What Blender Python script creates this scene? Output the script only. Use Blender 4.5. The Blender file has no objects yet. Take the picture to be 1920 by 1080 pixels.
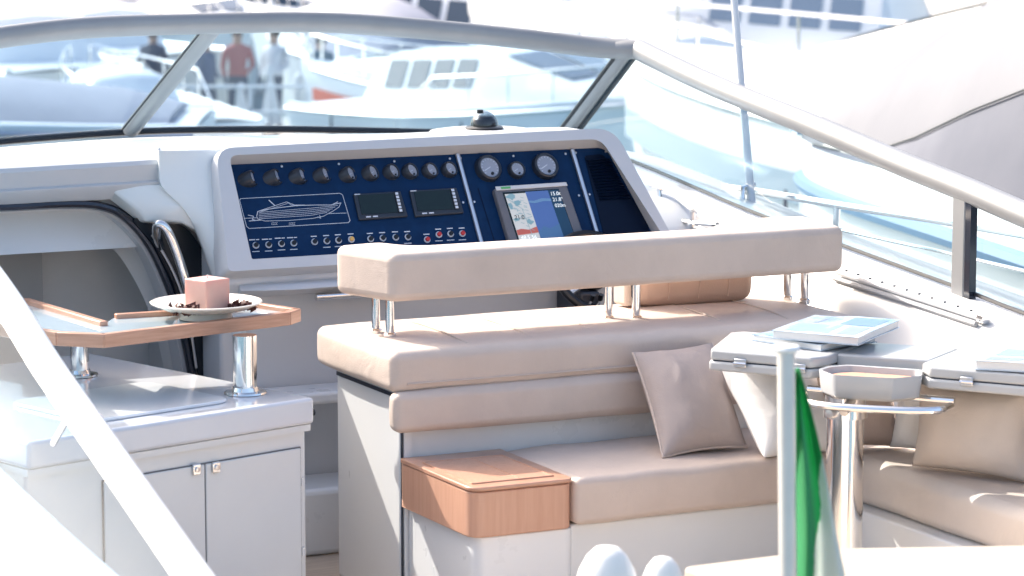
import bpy, bmesh, math, random
from mathutils import Vector, Matrix, noise
R = math.radians
random.seed(7)
S = bpy.context.scene
COL = S.collection

# ------------------------------------------------------------------ camera, sky, sun, exposure
F, PITCH, CZ, TH = 5600.0, R(8), 2.28, R(26)       # focal length in px of a 1920 px frame, pitch, height, yaw of the yacht
cam = bpy.data.cameras.new('camera')
cam.sensor_width = 36; cam.lens = F/1920*36; cam.clip_start = .1; cam.clip_end = 3000
cam.dof.use_dof = True; cam.dof.focus_distance = 9.3; cam.dof.aperture_fstop = 4.5
co = bpy.data.objects.new('camera', cam); COL.objects.link(co)
co.location = (0, 0, CZ); co.rotation_euler = (R(90)-PITCH, 0, 0)
S.camera = co
SUN_EL = R(39.5); SUN = Vector((-.796*math.cos(SUN_EL), .606*math.cos(SUN_EL), math.sin(SUN_EL))).normalized()
w = bpy.data.worlds.new('World'); S.world = w; w.use_nodes = True
nt = w.node_tree; bg = nt.nodes['Background']
sky = nt.nodes.new('ShaderNodeTexSky'); sky.sky_type = 'NISHITA'; sky.sun_disc = False
sky.sun_elevation = SUN_EL; sky.sun_rotation = math.atan2(SUN.x, SUN.y); sky.air_density = 1.0; sky.dust_density = 5.5; sky.ozone_density = .3
nt.links.new(sky.outputs[0], bg.inputs[0]); bg.inputs[1].default_value = .15
sl = bpy.data.lights.new('sun', 'SUN'); sl.energy = 2.6; sl.angle = R(.5); sl.color = (1, .95, .87)
so = bpy.data.objects.new('sun', sl); COL.objects.link(so); so.rotation_euler = (-SUN).to_track_quat('-Z', 'Y').to_euler(); so.location = (-20, 20, 25)
S.view_settings.view_transform = 'Standard'; S.view_settings.look = 'None'; S.view_settings.gamma = 1
S.view_settings.exposure = 1.38
S.render.engine = 'CYCLES'
S.cycles.use_denoising = True
S.cycles.max_bounces = 12; S.cycles.transparent_max_bounces = 24; S.cycles.glossy_bounces = 6; S.cycles.diffuse_bounces = 6
S.cycles.caustics_reflective = False; S.cycles.sample_clamp_indirect = 6

# ------------------------------------------------------------------ frames: world (X right, Y away, Z up) and yacht (u starboard, v forward, z up)
cp, sp = math.cos(PITCH), math.sin(PITCH)
TV = Vector((math.cos(TH), math.sin(TH), 0)); FV = Vector((-math.sin(TH), math.cos(TH), 0))
def ray(px, py):
    r = (px-960)/F; d = (py-540)/F
    return Vector((r, cp-d*sp, -sp-d*cp))
def W(px, py, Y):                                   # world point seen at a pixel, at distance Y
    d = ray(px, py); return d*(Y/d.y)+Vector((0, 0, CZ))
O = W(742, 900, 8.7); O.z = 0
def toB(p): d = p-O; return Vector((d.dot(TV), d.dot(FV), p.z))
def frB(p): return O+TV*p[0]+FV*p[1]+Vector((0, 0, p[2]))
CB = toB(Vector((0, 0, CZ)))
def rayB(px, py): r = ray(px, py); return Vector((r.dot(TV), r.dot(FV), r.z))
def bu(px, py, u): d = rayB(px, py); return CB+d*((u-CB.x)/d.x)
def bv(px, py, v): d = rayB(px, py); return CB+d*((v-CB.y)/d.y)
def bz(px, py, z): d = rayB(px, py); return CB+d*((z-CB.z)/d.z)
PL = math.hypot(.17, .305); PT = Vector((0, .17/PL, .305/PL)); PN = Vector((0, -.305/PL, .17/PL)); P0 = Vector((0, 1.0, 1.01))
def pan(s, t, n=0): return P0+Vector((s, 0, 0))+PT*t+PN*n      # a point on the sloping instrument panel
def bp(px, py, off=0):
    d = rayB(px, py); p0 = P0+PN*off
    p = CB+d*((p0-CB).dot(PN)/d.dot(PN)); q = p-p0
    return (q.x, q.dot(PT))
MB_ = Matrix.Translation(O) @ Matrix.Rotation(TH, 4, 'Z')       # yacht frame -> world

# ------------------------------------------------------------------ materials
MATS = {}
def mat(name, col, rough=.5, metal=0, bump=0, bscale=60, var=0, vscale=3, coat=0, spec=.5, emit=0, stretch=None, sheen=0, col2=None, wrinkle=0):
    m = bpy.data.materials.new(name); m.use_nodes = True; n = m.node_tree.nodes; l = m.node_tree.links
    b = n['Principled BSDF']; b.inputs['Base Color'].default_value = (*col, 1); b.inputs['Roughness'].default_value = rough
    b.inputs['Metallic'].default_value = metal; b.inputs['Coat Weight'].default_value = coat; b.inputs['Coat Roughness'].default_value = .08
    b.inputs['Specular IOR Level'].default_value = spec; b.inputs['Sheen Weight'].default_value = sheen
    if emit: b.inputs['Emission Color'].default_value = (*col, 1); b.inputs['Emission Strength'].default_value = emit
    tc = n.new('ShaderNodeTexCoord'); vec = tc.outputs['Object']
    if stretch:
        mp = n.new('ShaderNodeMapping'); mp.inputs['Scale'].default_value = stretch; l.new(vec, mp.inputs[0]); vec = mp.outputs[0]
    if var:
        t = n.new('ShaderNodeTexNoise'); t.inputs['Scale'].default_value = vscale; t.inputs['Detail'].default_value = 6; t.inputs['Roughness'].default_value = .6
        l.new(vec, t.inputs['Vector'])
        mx = n.new('ShaderNodeMix'); mx.data_type = 'RGBA'
        c2 = col2 or tuple(max(0, c*(1-var)) for c in col); c1 = col if col2 else tuple(min(1, c*(1+var)) for c in col)
        mx.inputs[6].default_value = (*c1, 1); mx.inputs[7].default_value = (*c2, 1)
        rp = n.new('ShaderNodeMapRange'); rp.inputs[1].default_value = .3; rp.inputs[2].default_value = .7
        l.new(t.outputs[0], rp.inputs[0]); l.new(rp.outputs[0], mx.inputs[0]); l.new(mx.outputs[2], b.inputs['Base Color'])
        r2 = n.new('ShaderNodeMapRange'); r2.inputs[3].default_value = max(.02, rough*.8); r2.inputs[4].default_value = min(1, rough*1.25)
        l.new(t.outputs[0], r2.inputs[0]); l.new(r2.outputs[0], b.inputs['Roughness'])
    if bump:
        t = n.new('ShaderNodeTexNoise'); t.inputs['Scale'].default_value = bscale; t.inputs['Detail'].default_value = 4; l.new(vec, t.inputs['Vector'])
        bm = n.new('ShaderNodeBump'); bm.inputs['Strength'].default_value = bump; bm.inputs['Distance'].default_value = .01
        l.new(t.outputs[0], bm.inputs['Height']); l.new(bm.outputs[0], b.inputs['Normal'])
    if wrinkle:
        t = n.new('ShaderNodeTexNoise'); t.inputs['Scale'].default_value = 6; t.inputs['Detail'].default_value = 3; t.inputs['Distortion'].default_value = 1.4; l.new(tc.outputs['Object'], t.inputs['Vector'])
        b2 = n.new('ShaderNodeBump'); b2.inputs['Strength'].default_value = wrinkle; b2.inputs['Distance'].default_value = .03
        l.new(t.outputs[0], b2.inputs['Height']); l.new(bm.outputs[0], b2.inputs['Normal']); l.new(b2.outputs[0], b.inputs['Normal'])
    MATS[name] = m; return m
def glass(name, tint, ior=1.5, rough=0.0, refl=1.0):
    m = bpy.data.materials.new(name); m.use_nodes = True; n = m.node_tree.nodes; l = m.node_tree.links
    n.remove(n['Principled BSDF']); out = n['Material Output']
    tr = n.new('ShaderNodeBsdfTransparent'); tr.inputs[0].default_value = (*tint, 1)
    g = n.new('ShaderNodeBsdfGlossy'); g.inputs['Roughness'].default_value = rough; g.inputs[0].default_value = (1, 1, 1, 1)
    lw = n.new('ShaderNodeLayerWeight'); lw.inputs[0].default_value = .5
    pw = n.new('ShaderNodeMath'); pw.operation = 'POWER'; pw.inputs[1].default_value = 5; l.new(lw.outputs['Facing'], pw.inputs[0])
    mu = n.new('ShaderNodeMath'); mu.operation = 'MULTIPLY_ADD'; mu.inputs[1].default_value = .95*refl; mu.inputs[2].default_value = .05*refl; l.new(pw.outputs[0], mu.inputs[0])
    mx = n.new('ShaderNodeMixShader'); l.new(mu.outputs[0], mx.inputs[0]); l.new(tr.outputs[0], mx.inputs[1]); l.new(g.outputs[0], mx.inputs[2])
    l.new(mx.outputs[0], out.inputs[0]); MATS[name] = m; return m
mat('gelcoat', (.77, .775, .775), .28, coat=.3, var=.02, vscale=2.2, bump=.006, bscale=9)
mat('gelcoat_grey', (.73, .73, .72), .34, coat=.2, var=.03, vscale=2.5)
mat('console_grey', (.55, .565, .585), .38, coat=.15, var=.03, vscale=3, bump=.02, bscale=120)
mat('console_pale', (.73, .765, .765), .35, coat=.2, var=.02, vscale=3)
mat('stripe_pale', (.30, .37, .44), .4)
mat('counter', (.80, .81, .82), .25, var=.03, vscale=4, coat=.6)
mat('leather', (.60, .49, .42), .55, bump=.12, bscale=260, var=.06, vscale=5, sheen=.1, wrinkle=.16)
mat('leather_pale', (.60, .52, .455), .55, bump=.12, bscale=260, var=.05, vscale=5, wrinkle=.16)
mat('leather_tan', (.56, .41, .33), .5, bump=.12, bscale=220, var=.06, vscale=6)
mat('piping', (.56, .455, .39), .5)
mat('pillow_white', (.78, .77, .76), .75, bump=.2, bscale=300, var=.03, vscale=6, wrinkle=.22)
mat('pillow_taupe', (.42, .345, .315), .7, bump=.2, bscale=320, var=.05, vscale=6, wrinkle=.2)
mat('wood', (.62, .35, .24), .38, var=.3, vscale=3, stretch=(26, 26, 1.6), coat=.25, col2=(.55, .295, .195), bump=.05, bscale=8)
mat('wood_rim', (.60, .34, .235), .34, var=.3, vscale=2, stretch=(5, 5, 60), coat=.3, col2=(.46, .235, .15))
mat('steel', (.80, .79, .78), .09, 1)
mat('steel_satin', (.70, .70, .72), .3, 1, var=.05, vscale=12)
mat('alloy_frame', (.29, .293, .30), .42, .35, var=.05, vscale=5)
mat('gelcoat_table', (.46, .468, .475), .3, coat=.3, var=.03)
mat('gelcoat_deck', (.62, .62, .615), .35, coat=.2, var=.03, vscale=2)
mat('white_paint', (.80, .80, .80), .3, coat=.3, var=.02)
mat('rubber', (.012, .014, .02), .45)
mat('trim_navy', (.014, .019, .032), .16, coat=.5)
mat('smoked', (.004, .010, .018), .3, spec=.3)
mat('panel', (.0025, .025, .082), .5, spec=.14, var=.12, vscale=30, bump=.03, bscale=300)
mat('panel_dark', (.001, .006, .022), .4, spec=.15)
mat('black', (.006, .007, .01), .3)
mat('print', (.62, .68, .76), .5)
mat('gauge_face', (.30, .34, .42), .35)
mat('bezel', (.022, .03, .045), .28)
mat('screen_off', (.004, .016, .017), .08)
mat('plotter_case', (.13, .135, .155), .4)
mat('plotter_top', (.62, .63, .64), .4)
mat('green_label', (.10, .42, .14), .5)
mat('red', (.45, .03, .03), .4); mat('amber', (.7, .42, .12), .4)
mat('scr_pale', (.42, .43, .42), .3, emit=.25); mat('scr_teal', (.16, .28, .32), .3, emit=.2); mat('scr_blue', (.05, .10, .26), .3, emit=.25)
mat('scr_blue2', (.05, .12, .24), .3, emit=.2); mat('scr_navy', (.008, .04, .085), .3, emit=.15); mat('scr_red', (.36, .09, .07), .3, emit=.2); mat('scr_white', (.75, .8, .8), .3, emit=.3); mat('scr_cyan', (.10, .20, .34), .3, emit=.2)
mat('ceramic', (.72, .67, .60), .25, coat=.3); mat('wax', (.56, .36, .315), .5, var=.05, vscale=12, spec=.4); mat('petal', (.09, .03, .025), .7, var=.5, vscale=40)
MATS['wax'].node_tree.nodes['Principled BSDF'].inputs['Subsurface Weight'].default_value = .25
mat('table_glass', (.42, .52, .58), .05, coat=.5)
mat('page', (.74, .73, .71), .7, var=.05, vscale=60, stretch=(1, 1, 60))
mat('cover', (.70, .74, .78), .25, var=.3, vscale=9, col2=(.10, .25, .42), coat=.5)
mat('cover_pale', (.74, .76, .79), .25, var=.3, vscale=7, col2=(.30, .44, .62), coat=.5)
mat('cover_ink', (.20, .26, .36), .4)
mat('peach', (.62, .33, .22), .6, var=.15, vscale=18)
def cloth(name, col):
    m = mat(name, col, .8); n = m.node_tree.nodes; l = m.node_tree.links; tr = n.new('ShaderNodeBsdfTranslucent'); tr.inputs[0].default_value = (*col, 1)
    mx = n.new('ShaderNodeMixShader'); mx.inputs[0].default_value = .5; l.new(n['Principled BSDF'].outputs[0], mx.inputs[1]); l.new(tr.outputs[0], mx.inputs[2]); l.new(mx.outputs[0], n['Material Output'].inputs[0])
cloth('flag_green', (.07, .42, .18)); cloth('flag_white', (.72, .76, .73))
mat('teak_deck', (.52, .42, .33), .6, var=.15, vscale=3, stretch=(2, 40, 2))
mat('antenna', (.66, .68, .72), .35); mat('bracket_blue', (.03, .16, .24), .3)
glass('wind_glass', (.51, .66, .78), refl=1.0); glass('side_glass', (.72, .84, .90), refl=.5); glass('port_glass', (.66, .79, .88), refl=.4); glass('dome_glass', (.45, .5, .55), refl=1.2)
mat('water', (.10, .17, .20), .12, bump=.5, bscale=1.6); mat('concrete', (.46, .45, .43), .85, var=.12, vscale=1.2)
mat('hull_white', (.84, .85, .86), .3, coat=.3, var=.02, vscale=.6); mat('hull_cream', (.70, .67, .62), .35, coat=.3, var=.03, vscale=.6)
mat('hull_taupe', (.30, .255, .25), .35, coat=.3); mat('canvas_grey', (.27, .28, .34), .8, bump=.3, bscale=3, var=.06, vscale=1.2)
mat('canvas_nb', (.066, .077, .112), .7, bump=.15, bscale=2, var=.06, vscale=1.0)
mat('canvas_blue', (.10, .17, .29), .8, bump=.2, bscale=6, var=.1); mat('tint', (.035, .055, .085), .08, coat=.5); mat('tint_pale', (.20, .26, .34), .12, coat=.5)
mat('orange', (.62, .13, .07), .5); mat('stripe_blue', (.10, .20, .34), .3); mat('fender_white', (.80, .79, .77), .5); mat('fender_navy', (.02, .03, .07), .5)
M = MATS

# ------------------------------------------------------------------ mesh building
class MB:
    def __init__(s): s.v = []; s.f = []
    def add(s, vs, fs):
        o = len(s.v); s.v += [Vector(p) for p in vs]; s.f += [[i+o for i in f] for f in fs]; return s
    def box(s, a, b, xf=None):
        vs = [Vector((x, y, z)) for x in (a[0], b[0]) for y in (a[1], b[1]) for z in (a[2], b[2])]
        if xf: vs = [xf @ p for p in vs]
        return s.add(vs, [[0, 1, 3, 2], [4, 6, 7, 5], [0, 4, 5, 1], [2, 3, 7, 6], [0, 2, 6, 4], [1, 5, 7, 3]])
    def prism(s, poly, off):
        n = len(poly); off = Vector(off); poly = [Vector(p) for p in poly]
        return s.add(poly+[p+off for p in poly], [list(range(n))[::-1], list(range(n, 2*n))]+[[i, (i+1) % n, (i+1) % n+n, i+n] for i in range(n)])
    def loft(s, rings, closed=True, caps=True):
        n = len(rings[0]); vs = [p for r in rings for p in r]; fs = []
        for k in range(len(rings)-1):
            for i in range(n if closed else n-1):
                j = (i+1) % n; fs.append([k*n+i, k*n+j, (k+1)*n+j, (k+1)*n+i])
        if caps and closed: fs += [list(range(n))[::-1], list(range((len(rings)-1)*n, len(rings)*n))]
        return s.add(vs, fs)
    def tube(s, pts, r, n=12, closed=False, ry=None):
        pts = [Vector(p) for p in pts]; m = len(pts); rs = r if isinstance(r, (list, tuple)) else [r]*m
        rings = []; ref = None
        for i in range(m):
            a = pts[(i-1) % m] if (closed or i) else pts[i]; b = pts[(i+1) % m] if (closed or i < m-1) else pts[i]
            t = (b-a).normalized()
            if ref is None: ref = Vector((0, 0, 1)) if abs(t.z) < .9 else Vector((1, 0, 0))
            x = t.cross(ref).normalized(); y = x.cross(t).normalized(); ref = y if not ry else ref
            rings.append([pts[i]+x*math.cos(2*math.pi*k/n)*rs[i]+y*math.sin(2*math.pi*k/n)*(rs[i]*ry if ry else rs[i]) for k in range(n)])
        if closed: rings.append(rings[0])
        return s.loft(rings, True, not closed)
    def lathe(s, prof, c=(0, 0, 0), axis=(0, 0, 1), n=24):
        c = Vector(c); q = Vector((0, 0, 1)).rotation_difference(Vector(axis)).to_matrix()
        rings = [[c+q @ Vector((max(r, 1e-4)*math.cos(2*math.pi*k/n), max(r, 1e-4)*math.sin(2*math.pi*k/n), h)) for k in range(n)] for r, h in prof]
        return s.loft(rings)
    def grid(s, rows):
        return s.loft(rows, False, False)
    def strip(s, pts, wd, nrm, up=0.0):                         # a thin flat line along pts
        pts = [Vector(p)+Vector(nrm)*up for p in pts]
        for a, b in zip(pts, pts[1:]):
            d = (b-a); 
            if d.length < 1e-6: continue
            x = d.normalized().cross(Vector(nrm)).normalized()*wd/2; e = d.normalized()*wd*.3
            s.add([a-x-e, a+x-e, b+x+e, b-x+e], [[0, 1, 2, 3]])
        return s
    def mesh(s, name, m, base=(0, 0, 0), smooth=35, xf=None):
        base = Vector(base); me = bpy.data.meshes.new(name)
        me.from_pydata([(p-base) for p in s.v], [], s.f)
        bm = bmesh.new(); bm.from_mesh(me); bmesh.ops.recalc_face_normals(bm, faces=bm.faces); bm.to_mesh(me); bm.free()
        if smooth:
            for p in me.polygons: p.use_smooth = True
            me.set_sharp_from_angle(angle=R(smooth))
        me.materials.append(M[m] if isinstance(m, str) else m); return me
def link(o): COL.objects.link(o); return o
def tag(o, label=None, cat=None, group=None, kind=None):
    if label: o['label'] = label
    if cat: o['category'] = cat
    if group: o['group'] = group
    if kind: o['kind'] = kind
    return o
def bevel(o, wd, seg=3, ang=40):
    b = o.modifiers.new('bevel', 'BEVEL'); b.width = wd; b.segments = seg; b.limit_method = 'ANGLE'; b.angle_limit = R(ang); b.harden_normals = False; return o
ROOTBASE = {}
def thing(name, label, cat, base, boat=True, group=None, rz=0):
    o = link(bpy.data.objects.new(name, None)); o.empty_display_size = .1
    o.location = frB(base) if boat else Vector(base); o.rotation_euler = (0, 0, TH if boat else rz)
    ROOTBASE[o] = Vector(base) if boat or not rz else Vector((0, 0, 0))
    return tag(o, label, cat, group)
def part(name, mb, m, root, bev=0, seg=3, smooth=35, ang=40):
    """a part of a thing; mb holds coordinates of the thing's frame (yacht frame, or world / local)"""
    top = root
    while top not in ROOTBASE: top = top.parent
    o = link(bpy.data.objects.new(name, mb.mesh(name, m, ROOTBASE[top], smooth))); o.parent = root
    if bev: bevel(o, bev, seg, ang)
    return o
def single(name, mb, m, label, cat, base, boat=True, bev=0, seg=3, group=None, kind=None, smooth=35):
    o = link(bpy.data.objects.new(name, mb.mesh(name, m, base, smooth)))
    o.location = frB(base) if boat else Vector(base); o.rotation_euler = (0, 0, TH if boat else 0)
    if bev: bevel(o, bev, seg)
    return tag(o, label, cat, group, kind)
def sharemesh(name, me, root, mtx):
    o = link(bpy.data.objects.new(name, me)); o.parent = root; o.matrix_local = mtx; return o
def frame(x, y, z, c): 
    m = Matrix((x, y, z)).transposed().to_4x4(); m.translation = c; return m
def cushion(a, b, r=.03, bulge=.012, n=10, xf=None, seed=0, wr=.0):
    """upholstered block between corners a and b: rounded edges, faces slightly domed"""
    a, b = Vector(a), Vector(b); c = (a+b)/2; h = (b-a)/2; mb = MB()
    def ax(hh):
        e = [hh-r+r*math.tan(R(45)*k/4) for k in range(1, 5)]
        mid = [-(hh-r)+2*(hh-r)*k/n for k in range(n+1)]
        return [-x for x in e[::-1]]+mid+e
    A = [ax(h.x), ax(h.y), ax(h.z)]
    def mp(p):
        q = Vector([max(-(h[i]-r), min(h[i]-r, p[i])) for i in range(3)]); d = p-q
        if d.length > 1e-9: q = q+d.normalized()*r
        g = [1-(q[i]/h[i])**2 if abs(q[i]) < h[i] else 0 for i in range(3)]
        f = Vector((q.x/h.x, q.y/h.y, q.z/h.z))
        out = Vector((f.x*abs(f.x)**3*g[1]**.6*g[2]**.6, f.y*abs(f.y)**3*g[0]**.6*g[2]**.6, f.z*abs(f.z)**3*g[0]**.6*g[1]**.6))*bulge
        if wr: out += Vector((0, 0, 1))*noise.noise((q+c)*7+Vector((seed, 0, 0)))*wr
        p = c+q+out
        return xf @ p if xf else p
    for k in range(3):
        i, j = (k+1) % 3, (k+2) % 3
        for sgn in (-1, 1):
            rows = []
            for x in A[i]:
                row = []
                for y in A[j]:
                    p = Vector((0, 0, 0)); p[k] = sgn*h[k]; p[i] = x; p[j] = y; row.append(mp(p))
                rows.append(row)
            mb.grid(rows)
    return mb
def weld(o, d=1e-4):
    bm = bmesh.new(); bm.from_mesh(o.data); bmesh.ops.remove_doubles(bm, verts=bm.verts, dist=d); bmesh.ops.recalc_face_normals(bm, faces=bm.faces); bm.to_mesh(o.data); bm.free(); return o
def arc(c, r, a0, a1, n=8): return [(c[0]+r*math.cos(R(a0+(a1-a0)*k/n)), c[1]+r*math.sin(R(a0+(a1-a0)*k/n))) for k in range(n+1)]
def rpoly(pts, rad, n=6):
    """2-D polygon with rounded corners (rad a number or one per corner)"""
    out = []; m = len(pts); rads = rad if isinstance(rad, (list, tuple)) else [rad]*m
    for i in range(m):
        p0, p, p1 = Vector(pts[i-1]), Vector(pts[i]), Vector(pts[(i+1) % m]); r = rads[i]
        if r <= 0: out += [p]*(n+1); continue
        a = (p0-p).normalized(); b = (p1-p).normalized(); ang = a.angle(b); d = min(r/math.tan(ang/2), (p0-p).length*.49, (p1-p).length*.49)
        A = p+a*d; B = p+b*d
        for k in range(n+1): t = k/n; out.append(A*(1-t)**2+p*2*t*(1-t)+B*t*t)
    return out
def smoothpath(pts, n=6):
    pts = [Vector(p) for p in pts]; out = []
    for i in range(len(pts)-1):
        p0 = pts[max(i-1, 0)]; p1 = pts[i]; p2 = pts[i+1]; p3 = pts[min(i+2, len(pts)-1)]
        for k in range(n):
            t = k/n; out.append(.5*((2*p1)+(p2-p0)*t+(2*p0-5*p1+4*p2-p3)*t*t+(3*p1-p0-3*p2+p3)*t**3))
    return out+[pts[-1]]
def textmesh(s, size, m):
    cu = bpy.data.curves.new('t', 'FONT'); cu.body = s; cu.size = size; cu.align_x = 'LEFT'
    ob = link(bpy.data.objects.new('t', cu)); bpy.context.view_layer.update()
    me = bpy.data.meshes.new_from_object(ob.evaluated_get(bpy.context.evaluated_depsgraph_get()))
    bpy.data.objects.remove(ob); bpy.data.curves.remove(cu); me.materials.clear(); me.materials.append(M[m]); return me

# ------------------------------------------------------------------ the setting: water, quay
def sheet(name, x0, x1, y0, y1, z, m):
    mb = MB().add([(x0, y0, z), (x1, y0, z), (x1, y1, z), (x0, y1, z)], [[0, 1, 2, 3]])
    return single(name, mb, m, None, None, (0, 0, 0), False, kind='structure')
WZ = -2.7
sheet('water', -900, 900, -300, 1500, WZ, 'water')
pier = MB().box((-40, 49, WZ-1), (40, 54, WZ+.5)); single('pier', pier, 'concrete', None, None, (0, 0, 0), False, kind='structure')
quay = MB().box((-200, 84, WZ-1), (200, 400, WZ+.9)); single('quay', quay, 'concrete', None, None, (0, 0, 0), False, kind='structure')

# ------------------------------------------------------------------ our yacht: hull, coamings, cockpit sole, bulkhead, companionway
UC = .3                                              # centreline
Y = thing('motor_yacht', 'white open motor yacht whose cockpit fills the picture', 'yacht', (UC, 0, -2))
def mirror(p): return Vector((2*UC-p[0], p[1], p[2]))
part('cockpit_sole', MB().box((-1.25, -3.2, .0), (1.85, 1.9, .08)), 'teak_deck', Y)
# side line of the coaming top (starboard): measured along the foot of the side glass
gl = [bu(1230, 322, 1.9), bu(1400, 395, 1.9), bu(1590, 466, 1.9), bu(1800, 543, 1.9), bu(1920, 590, 1.9)]
gl = gl+[Vector((1.9, -1.2, .86)), Vector((1.9, -2.0, .82)), Vector((1.88, -3.2, .80))]
gl = [Vector((1.86, 2.5, 1.225))]+gl
glf = smoothpath(gl, 4)
def pdrop(v): return .27*max(0, min(1, (1.2-v)/1.2))
def coaming(mir):
    mb = MB(); rows = []
    for p in glf:
        if mir: p = p-Vector((0, 0, pdrop(p.y)))
        prof = [(p.x-.30, .30), (p.x-.285, p.z-.24), (p.x-.26, p.z-.19), (p.x-.11, p.z-.055), (p.x-.05, p.z-.012), (p.x+.03, p.z-.008), (p.x+.42, p.z-.10), (p.x+.47, p.z-.16), (p.x+.40, p.z-.5), (p.x+.1, WZ+.2)]
        row = [Vector((a if not mir or a > p.x else p.x+(a-p.x)*.3, p.y, b)) for a, b in prof]
        rows.append([mirror(v) for v in row] if mir else row)
    mb.grid(rows); return mb
part('coaming', coaming(False), 'gelcoat_deck', Y, smooth=50); part('coaming', coaming(True), 'gelcoat_deck', Y, smooth=50)
# foredeck under and ahead of the windscreen
base_st = [bv(240, 246, 3.05), bv(500, 243, 3.0), bv(650, 248, 2.95), Vector((1.45, 2.86, 1.235)), Vector((1.70, 2.72, 1.232)), Vector((1.86, 2.5, 1.23))]
base_st[0] = Vector((UC, 3.06, 1.268)); base_st[1].z = 1.262; base_st[2].z = 1.25
base_full = [mirror(p) for p in base_st[:0:-1]]+base_st
base_f = smoothpath(base_full, 5)
rows = []
for p in base_f:
    e = (p-Vector((UC, 1.9, p.z))); sc = [1.0, 1.12, 1.5, 2.2]
    rows.append([Vector((UC+e.x*(1+(s_-1)*.25), 1.9+e.y*s_, p.z-.03-.05*(s_-1)-.12*(s_-1)**2)) for s_ in sc]+[Vector((UC+e.x*1.3, 1.9+e.y*2.3, WZ))])
part('foredeck', MB().grid(rows), 'gelcoat', Y, smooth=60)
# dash top: from the console brow to the foot of the windscreen
rows = []
for p in base_f:
    x = max(-1.24, min(1.84, p.x)); k = max(0, min(1, (x-1.15)/.35)); k = k*k*(3-2*k); zd = 1.318-.24*k
    rows.append([Vector((p.x, p.y, p.z-.028)), Vector((p.x*.97+.01, p.y*.6+.4*1.42, p.z*.5+.5*1.325-.11*k)), Vector((x, 1.42, zd)), Vector((x, 1.30, 1.05-.1*k))])
part('dash_top', MB().grid(rows), 'gelcoat', Y, smooth=60)
# brow over the companionway
br = []
for u, dz in ((-1.25, -.01), (-.9, -.004), (-.6, 0), (-.4, .002), (-.26, .006), (-.13, .012)):
    z1 = bv(150, 303, 1.2).z+dz
    prof = [(1.5, z1+.012), (1.27, z1+.018), (1.21, z1+.012), (1.175, z1-.006), (1.168, z1-.02), (1.180, z1-.072), (1.168, z1-.078), (1.170, z1-.088), (1.205, z1-.128), (1.30, z1-.135), (1.5, z1-.135)]
    br.append([Vector((u, v, z)) for v, z in prof])
part('brow', MB().loft(br), 'console_grey', Y, smooth=30)
# bulkhead with the companionway opening (aft face at v = 1.24)
VB = 1.24
def bq(pts, v): return [bv(x, y, v) for x, y in pts]
op = smoothpath([bv(-120, 400, VB), bv(0, 397, VB), bv(100, 393, VB), bv(180, 396, VB), bv(228, 420, VB), bv(270, 470, VB), bv(303, 540, VB), bv(325, 610, VB), bv(340, 680, VB), bv(352, 760, VB), bv(360, 840, VB)], 5)
zb = 1.255
outer = []
for i, p in enumerate(op):
    outer.append(Vector((max(p.x, -1.25), VB, zb)) if i < 14 else Vector((-.10, VB, zb-(zb-.12)*((i-14)/(len(op)-15))**.9)))
part('bulkhead', MB().grid([outer, op, [p+Vector((0, .10, 0)) for p in op]]), 'console_grey', Y, smooth=40)
# pale moulded inner rim of the opening and the grey cabin seen through it
inner = smoothpath([bv(-120, 470, 1.42), bv(0, 466, 1.42), bv(110, 455, 1.42), bv(175, 450, 1.42), bv(215, 470, 1.42), bv(255, 530, 1.42), bv(285, 600, 1.42), bv(305, 680, 1.42), bv(318, 760, 1.42), bv(325, 830, 1.42), bv(330, 880, 1.42)], 5)
part('companionway_liner', MB().grid([[p+Vector((0, .10, 0)) for p in op], [(a+Vector((0, .10, 0)))*.3+b*.7+Vector((.012, 0, .012)) for a, b in zip(op, inner)], inner, [p+Vector((.05, .14, .02)) for p in inner]]), 'gelcoat_grey', Y, smooth=60)
cab = MB().box((-1.6, 1.58, -.6), (.25, 1.76, 1.24)); cab.f = [f for f in cab.f if f != [0, 4, 5, 1]]
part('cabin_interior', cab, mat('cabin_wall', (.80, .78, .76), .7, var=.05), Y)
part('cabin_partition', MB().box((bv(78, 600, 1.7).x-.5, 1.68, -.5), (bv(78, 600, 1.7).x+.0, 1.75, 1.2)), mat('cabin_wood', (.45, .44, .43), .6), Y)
# dark rubber trim that runs round the opening and the smoked sliding door beside it
tp = smoothpath([bv(-140, 383, 1.215), bv(0, 388, 1.215), bv(110, 383, 1.215), bv(185, 386, 1.215), bv(236, 408, 1.215), bv(281, 460, 1.215), bv(316, 535, 1.215), bv(339, 605, 1.215), bv(355, 675, 1.215), bv(369, 760, 1.215)], 5)
part('door_trim', MB().tube(tp, .019, 10, ry=.8), 'trim_navy', Y)
dp = rpoly([(238, 404), (345, 420), (380, 470), (425, 575), (452, 720), (375, 720), (350, 610), (318, 520), (285, 455)], [10, 60, 30, 10, 5, 5, 30, 60, 30], 5)
part('sliding_door', MB().prism([bv(p[0], p[1], 1.205) for p in dp], (0, -.012, 0)), 'smoked', Y)
part('door_rail', MB().tube(smoothpath([bv(285, 440, 1.19), bv(325, 510, 1.19), bv(352, 590, 1.19), bv(368, 690, 1.19)], 6), .005, 8), 'steel_satin', Y)
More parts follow.
